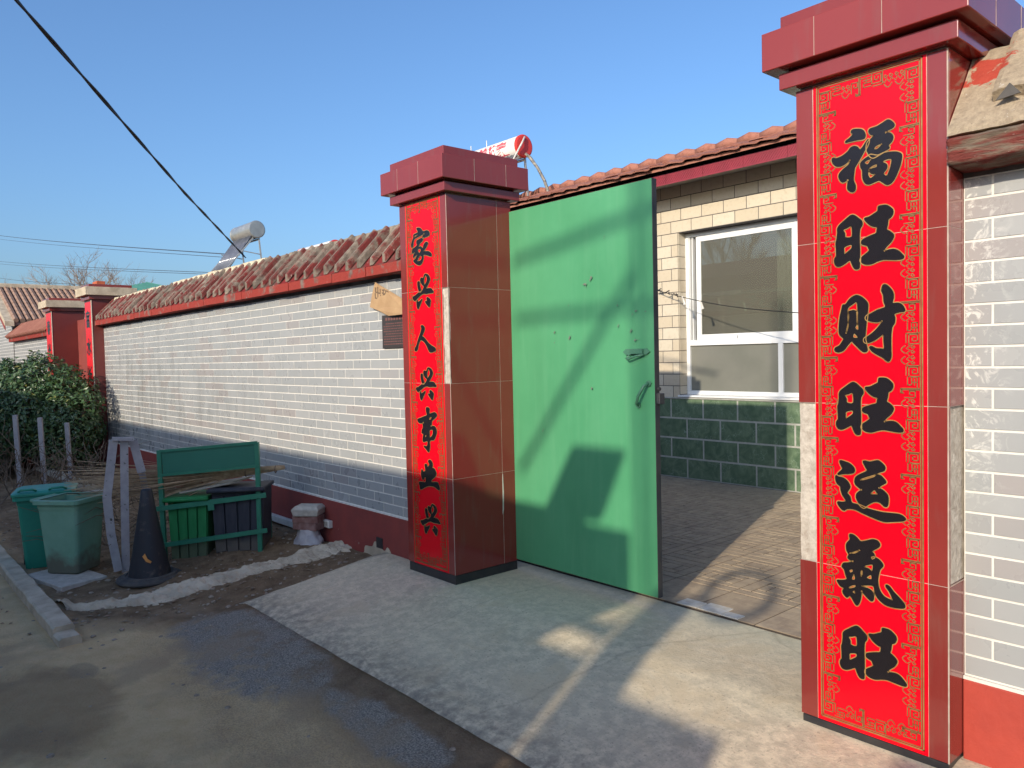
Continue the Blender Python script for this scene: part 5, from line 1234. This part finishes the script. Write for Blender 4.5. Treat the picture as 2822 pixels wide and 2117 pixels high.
def TP(px, py, dep=0.):      # photograph display pixel on the upright plane of the trestle
    d = ray(px*1.2763, py*1.2763); o_ = Vector(CAM_POS); q0 = V+vd*dep; t_ = (q0-o_).dot(vd)/d.dot(vd); return o_+d*t_
def plank(pts, wd, name='plank', dep=0.):
    mb = MB(); L_ = []
    for i, (px, py) in enumerate(pts):
        c = TP(px, py, dep); L_.append(c)
    for a, b_ in zip(L_, L_[1:]): mb.bar(a, b_, wd, .022, up=vd)
    return mb.build(name, 'grey_wood', tr_, bevel=.002)
plank([(245, 950), (231, 1075), (240, 1155), (256, 1233)], .062)
plank([(268, 950), (269, 1060), (272, 1238)], .058, dep=.02)
plank([(287, 950), (296, 985), (306, 1020)], .062, dep=.05); plank([(287, 950), (306, 1020), (318, 1075), (330, 1130)], .05, dep=.22)
plank([(241, 948), (290, 948)], .03, 'top_plate', dep=-.02)
def dry_shrub(label, loc, n, h, sp):
    t_ = thing('dry_shrub', label, 'shrub', loc, 'leafless shrubs before the bush'); mb = MB()
    def br_(p, d, L_, r_, k):
        pts = [p]; q = p.copy(); dd = d.copy()
        for i in range(4):
            dd = (dd+Vector((R.gauss(0, .22), R.gauss(0, .22), R.gauss(.05, .12)))).normalized(); q = q+dd*(L_/4); pts.append(q.copy())
            if k and R.random() < .75: br_(q.copy(), (dd+Vector((R.gauss(0, .8), R.gauss(0, .8), R.gauss(.1, .5)))).normalized(), L_*R.uniform(.4, .7), r_*.6, k-1)
        mb.tube(pts, [r_*(1-.18*i) for i in range(5)], 5, cap=False)
    for i in range(n):
        br_(Vector(loc)+Vector((R.gauss(0, sp*.3), R.gauss(0, sp*.3), 0)), Vector((R.gauss(0, .35), R.gauss(0, .35), 1)).normalized(), h*R.uniform(.6, 1), .010, 2)
    mb.build('stems', 'dry_twig', t_, fix=False)
for (u, v, n, h, lab) in ((40, 1085, 9, .75, 'leafless thorny shrub behind the teal bin'), (120, 1075, 8, .62, 'leafless shrub with forked grey stems between the slim posts'), (170, 1060, 7, .55, 'low leafless shrub beside the slanted-top post'), (215, 1050, 6, .5, 'sparse leafless shrub at the foot of the green bush'), (8, 1040, 9, .8, 'tangled leafless shrub at the shaded foot of the bush')):
    z = -.2
    for _ in range(12): P = at('z', z, u*1.2763, v*1.2763); z = .5*z+.5*ground_z(P.x, P.y)
    dry_shrub(lab, (P.x, P.y, P.z-.02), n, h, .35)
# fallen pale board leaning in the shrubs
P = at('z', -.10, 120, 1290); Q = at('z', -.16, 282, 1362)
tag(MB().bar(P, Q, .20, .03).build('board', 'straw_board'), 'long pale board lying on the soil among the dry shrubs', 'board')

# ---------------------------------------------------------------- evergreen bush
bush = thing('bush', 'dense dark evergreen bush beside the wall hiding the neighbour\'s gate', 'bush', (-9.6, -.7, -.17))
lobes = [((-8.85, -.42, .55), (.75, .48, .80)), ((-9.55, -.62, .75), (.95, .62, .83)), ((-10.4, -.85, .72), (1.0, .75, .80)), ((-11.4, -1.1, .70), (1.1, .85, .80)), ((-9.9, -1.2, .45), (.95, .45, .66)), ((-12.4, -1.2, .7), (1.0, .9, .78))]
mb = MB(); rl = random.Random(5)
for (c, s_) in lobes:
    nl = int(9500*s_[0]*s_[2])
    for i in range(nl):
        d = Vector((rl.gauss(0, 1), rl.gauss(0, 1), rl.gauss(0, 1))).normalized()
        lump = 1+.22*noise.noise(Vector((d.x*2.2+c[0], d.y*2.2, d.z*2.2)))+.12*noise.noise(Vector((d.x*5+c[0], d.y*5, d.z*5)))
        rr = lump*(1-abs(rl.gauss(0, .13)))
        p = Vector(c)+Vector((d.x*s_[0], d.y*s_[1], d.z*s_[2]))*rr
        if p.z < -.1: continue
        n = (d+Vector((rl.gauss(0, .6), rl.gauss(0, .6), rl.gauss(.35, .6)))).normalized(); a = n.orthogonal().normalized(); a.rotate(Matrix.Rotation(rl.uniform(0, 6.28), 3, n)); b_ = n.cross(a)
        L_ = rl.uniform(.022, .042); W_ = L_*.5
        mb.add([p-a*L_, p-b_*W_+n*.004, p+a*L_, p+b_*W_+n*.004], [(0, 1, 2, 3)], rl.random())
mb.build('foliage', 'leaf', bush, kind='stuff', fix=False)
mb = MB()
for (c, s_) in lobes:
    for k in range(6):
        b_ = Vector((c[0]+rl.uniform(-.3, .3), c[1]+rl.uniform(-.15, .15), -.20)); e = Vector((c[0]+rl.uniform(-.6, .6)*s_[0], c[1]+rl.uniform(-.6, .6)*s_[1], c[2]+rl.uniform(-.1, .6)*s_[2]))
        mb.tube([b_, b_.lerp(e, .5)+Vector((rl.uniform(-.08, .08), rl.uniform(-.08, .08), .05)), e], [.022, .015, .006], 6)
mb.build('stems', 'bark', bush)

# ---------------------------------------------------------------- notices beside the pillar
cb_ = thing('cardboard_sign', 'torn curling piece of cardboard with pencilled writing stuck on the wall', 'sign', (-.93, .13, 1.8))
mb = MB(); pl = [(-1.060, 1.945), (-1.000, 1.917), (-.880, 1.870), (-.700, 1.800), (-.650, 1.72), (-.655, 1.685), (-.86, 1.685), (-1.02, 1.735), (-1.135, 1.765), (-1.110, 1.85)]
n = len(pl); curl = lambda a, b_: .128-.012-.06*max(0, (a+.80)/.2)**2*.5-.015*max(0, (1.80-b_)/.1)
mb.add([(a, curl(a, b_), b_) for a, b_ in pl]+[(a, curl(a, b_)+.004, b_) for a, b_ in pl], [tuple(range(n)), tuple(range(n, 2*n))[::-1]]+[(i, n+i, n+(i+1) % n, (i+1) % n) for i in range(n)])
cbm = mb.build('sheet', 'cardboard', cb_)
vs, fs = text_mesh('出租', .105, .0015); mb = MB(); mb.add([(-.965+a, .1115-.02*max(0, (1.80-1.85-b_)/.1), 1.835+b_-.25*a) for a, b_ in vs], fs); mb.build('writing', 'pen', cbm, fix=False)
nb_ = thing('notice_board', 'small dark notice plate with rows of dull red print on the wall', 'sign', (-.86, .14, 1.58))
MB().box(-1.005, -.545, .132, .140, 1.455, 1.695).build('plate', 'notice', nb_, bevel=.001)
tx = MB()
for i in range(11): tx.add([(-.955+i*.036+a, .1312, 1.665+b_) for a, b_ in ((0, -.010), (.022, -.010), (.022, .010), (0, .010))], [(0, 1, 2, 3)])
tx.build('title_marks', 'notice_text', nb_, kind='stuff', fix=False)
tx = MB()
for r_ in range(9):
    a = -.985+(.03 if r_ in (0, 4) else 0); z = 1.632-r_*.0185; e = -.565-R.uniform(0, .12)*(r_ in (3, 5, 8))
    while a < e:
        l_ = R.uniform(.010, .03); tx.add([(a+p, .1312, z+q) for p, q in ((0, -.003), (l_, -.003), (l_, .003), (0, .003))], [(0, 1, 2, 3)]); a += l_+R.uniform(.003, .008)
tx.build('text_marks', 'notice_text', nb_, kind='stuff', fix=False)

# ---------------------------------------------------------------- cables
def cable(label, pts, rad, mat, strands=1, tw=0., sag=0.):
    t_ = MB(); P = []
    for i in range(len(pts)-1):
        for k in range(16):
            s_ = k/16; P.append(Vector(pts[i]).lerp(Vector(pts[i+1]), s_)+Vector((0, 0, -sag*math.sin(math.pi*s_))))
    P.append(Vector(pts[-1]))
    for q in range(strands):
        ph = q*6.283/strands
        t_.tube([p+Vector((0, tw*math.cos(ph+i*.9), tw*math.sin(ph+i*.9))) for i, p in enumerate(P)], rad, 6)
    return tag(t_.build('cable', mat, smooth=True), label, 'cable', 'overhead cables')
A_ = at('y', -1.7, 35*1.2763, 0); B_ = at('y', 4.0, 530*1.2763, 556*1.2763)
C_ = A_+(A_-B_)*.6
cable('thick twisted black cable dropping across the sky to the silver heater', [C_+Vector((0, 0, .35)), A_, A_.lerp(B_, .5)+Vector((0, 0, -.06)), B_], .011, 'cable_black', 2, .011)
for (u0, v0, u1, v1, y0, y1, rd, lab) in ((-60, 642, 660, 703, 7., 7., .017, 'upper thick overhead line running to the silver heater'), (-60, 652, 660, 712, 7., 7., .010, 'thin overhead line just under the upper thick one'),
        (-60, 715, 600, 752, 7.5, 7.5, .012, 'overhead line above the far bare trees'), (-60, 722, 600, 757, 7.5, 7.5, .010, 'second overhead line close under its twin above the far trees'),
        (-60, 757, 240, 785, 5., 5., .010, 'low overhead line over the brown tile roof'), (-60, 772, 240, 796, 5., 5., .016, 'lowest thick overhead line meeting the neighbour\'s pillar cap')):
    cable(lab, [at('y', y0, u0, v0), at('y', y1, u1, v1)], rd, 'cable_far', sag=.12)

# ---------------------------------------------------------------- bare trees
def bare_tree(name, label, loc, h, seed, mat, group, depth=4, thick=.02, spread=.55):
    rr = random.Random(seed); t_ = thing(name, label, 'tree', loc, group); tk = MB(); tw = MB()
    def grow(p, d, L_, r_, k):
        pts = [p]; q = p.copy(); dd = d.copy(); n = 4
        for i in range(n):
            dd = (dd+Vector((rr.gauss(0, .10), rr.gauss(0, .10), rr.gauss(.03, .06)))).normalized(); q = q+dd*(L_/n); pts.append(q.copy())
            if k > 0 and i >= (1 if k < depth else 1):
                for _ in range(2 if k > 1 else 3):
                    if rr.random() < .85:
                        nd = (dd+Vector((rr.gauss(0, spread), rr.gauss(0, spread), rr.gauss(.25, .35)))).normalized(); grow(q.copy(), nd, L_*rr.uniform(.45, .68), r_*.52, k-1)
        (tk if k >= depth-1 else tw).tube(pts, [r_*(1-.13*i) for i in range(n+1)], 6 if k >= depth-1 else 4, cap=False)
    grow(Vector(loc), Vector((0, 0, 1)), h*.55, h*thick, depth)
    tk.build('trunk', mat, t_, fix=False); tw.build('crown', mat, t_, fix=False)
    return t_
fl = ['bare winter tree with a rounded brown crown far beyond the gable house', 'bare winter tree with tall thin twigs far behind the orange brick', 'bare spreading winter tree far behind the green canopy', 'low bare winter tree far behind the brown tile roof', 'bare winter tree with drooping twigs just beyond the green canopy', 'pale bare winter tree at the end of the far tree row']
for k, (u, y, top) in enumerate(((170, 11., 768), (275, 10., 738), (345, 11., 752), (100, 12., 776), (415, 10., 764), (225, 13., 756))):
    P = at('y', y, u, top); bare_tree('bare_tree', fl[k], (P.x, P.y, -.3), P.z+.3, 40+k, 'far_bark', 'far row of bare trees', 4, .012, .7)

# ---------------------------------------------------------------- across the lane (behind the viewer): what shades the scene
OY = -7.0
oh = thing('house', 'long low house across the lane whose eaves shade the foot of the wall', 'house', (-10., -9., -.3))
MB().box(-32., 3.35, -11., OY, -.4, 3.0).build('wall', 'bounce_white', oh)
mb = MB(); mb.prism([(OY+.0, 2.97), (OY+.0, 3.46), (-9.2, 4.15), (-11.3, 3.46), (-11.3, 2.97)], 'x', -32., 3.35); mb.build('roof', 'clay_tile', oh)
mb = MB(); mb.box(3.351, 3.70, -7.9, OY, 2.97, 3.40); mb.build('eave_end', 'concrete', oh)
MB().box(-2.4, -1.2, OY+.002, OY+.05, .6, 2.2).build('window', 'frosted', oh); MB().box(.6, 1.6, OY+.002, OY+.05, -.27, 2.0).build('door', 'bin_dark', oh)
mb = MB(); mb.prism([(3.02, 3.47), (3.50, 3.47), (3.69, 3.875), (3.27, 3.875)], 'y', -7.12, -7.0); tag(mb.build('roof_panel', 'tube_glass'), 'tilted dark collector panel on the roof edge of the house across the lane', 'panel')
ow = thing('boundary_wall', 'rendered yard wall and gateway across the lane', 'wall', (4., -7., -.3))
MB().box(3.352, 3.785, -7.2, OY, -.4, 2.67).build('wall', 'bounce_white', ow); MB().box(3.352, 3.785, -7.06, OY-.02, 2.79, 2.86).build('bar', 'dark_steel', ow)
MB().box(3.895, 4.07, -7.2, OY, -.4, 3.12).build('gate_post', 'far_render', ow); MB().box(4.071, 4.585, -7.2, OY-.002, -.4, 2.585).build('wall', 'bounce_white', ow)
MB().box(5.25, 14., -7.2, OY, -.4, 2.74).build('wall', 'bounce_white', ow)
mb = MB(); c = Vector((4.28, -7.05, 3.25)); mb.tube([c+Vector((.20*math.cos(a), 0, .175*math.sin(a))) for a in [k*6.2832/32 for k in range(33)]], .030, 8)
mb.tube([Vector((4.06, -7.05, 3.10)), c+Vector((-.195, 0, 0))], .012, 6); tag(mb.build('hoop', 'dark_steel'), 'round steel hoop on a rod above the gateway across the lane', 'hoop')
up_ = thing('utility_pole', 'twin steel pole with stays behind the gateway across the lane', 'pole', (5.6, -12., -.3))
# pole stands up-sun of the gate leaf: its soft shadow falls on the green sheet
py = -12.
for k_, (xo, yo) in enumerate(((1.072, -12.), (1.172, -12.))):
    MB().tube([(xo+.36*(DY-yo), yo, -.3), (xo+.36*(DY-yo), yo, 8.6)], .026, 10).build('shaft', 'concrete', up_, smooth=True)
def up_sun(x, z, y=py): return Vector((x+.36*(DY-y), y, z+.406*(DY-y)))
MB().tube([up_sun(1.075, 1.86), up_sun(.06, .62)], .030, 8).build('stay', 'dark_steel', up_)
MB().tube([up_sun(.04, 2.00), up_sun(1.075, 2.15), up_sun(1.25, 2.175)], .034, 8).build('cable_bundle', 'cable_black', up_)
MB().tube([up_sun(.05, 1.62), up_sun(1.1, 1.64), up_sun(1.3, 1.645)], .030, 8).build('cross_arm', 'concrete', up_)
for k, (x, y, h, lab) in enumerate(((-9., -15., 6.3, 'bare tree behind the house across the lane near its chimney end'), (-13.5, -16., 6.8, 'taller bare tree behind the house across the lane'), (-5., -17., 6.4, 'slender bare tree behind the middle of the house across the lane'), (-18., -15., 6.5, 'broad bare tree at the far end of the house across the lane'), (-1.5, -18., 6., 'young bare tree behind the house across the lane by the collector panel'))):
    bare_tree('bare_tree', lab, (x, y, -.3), h, 70+k, 'bark', 'bare trees across the lane', 4, .014, .5)
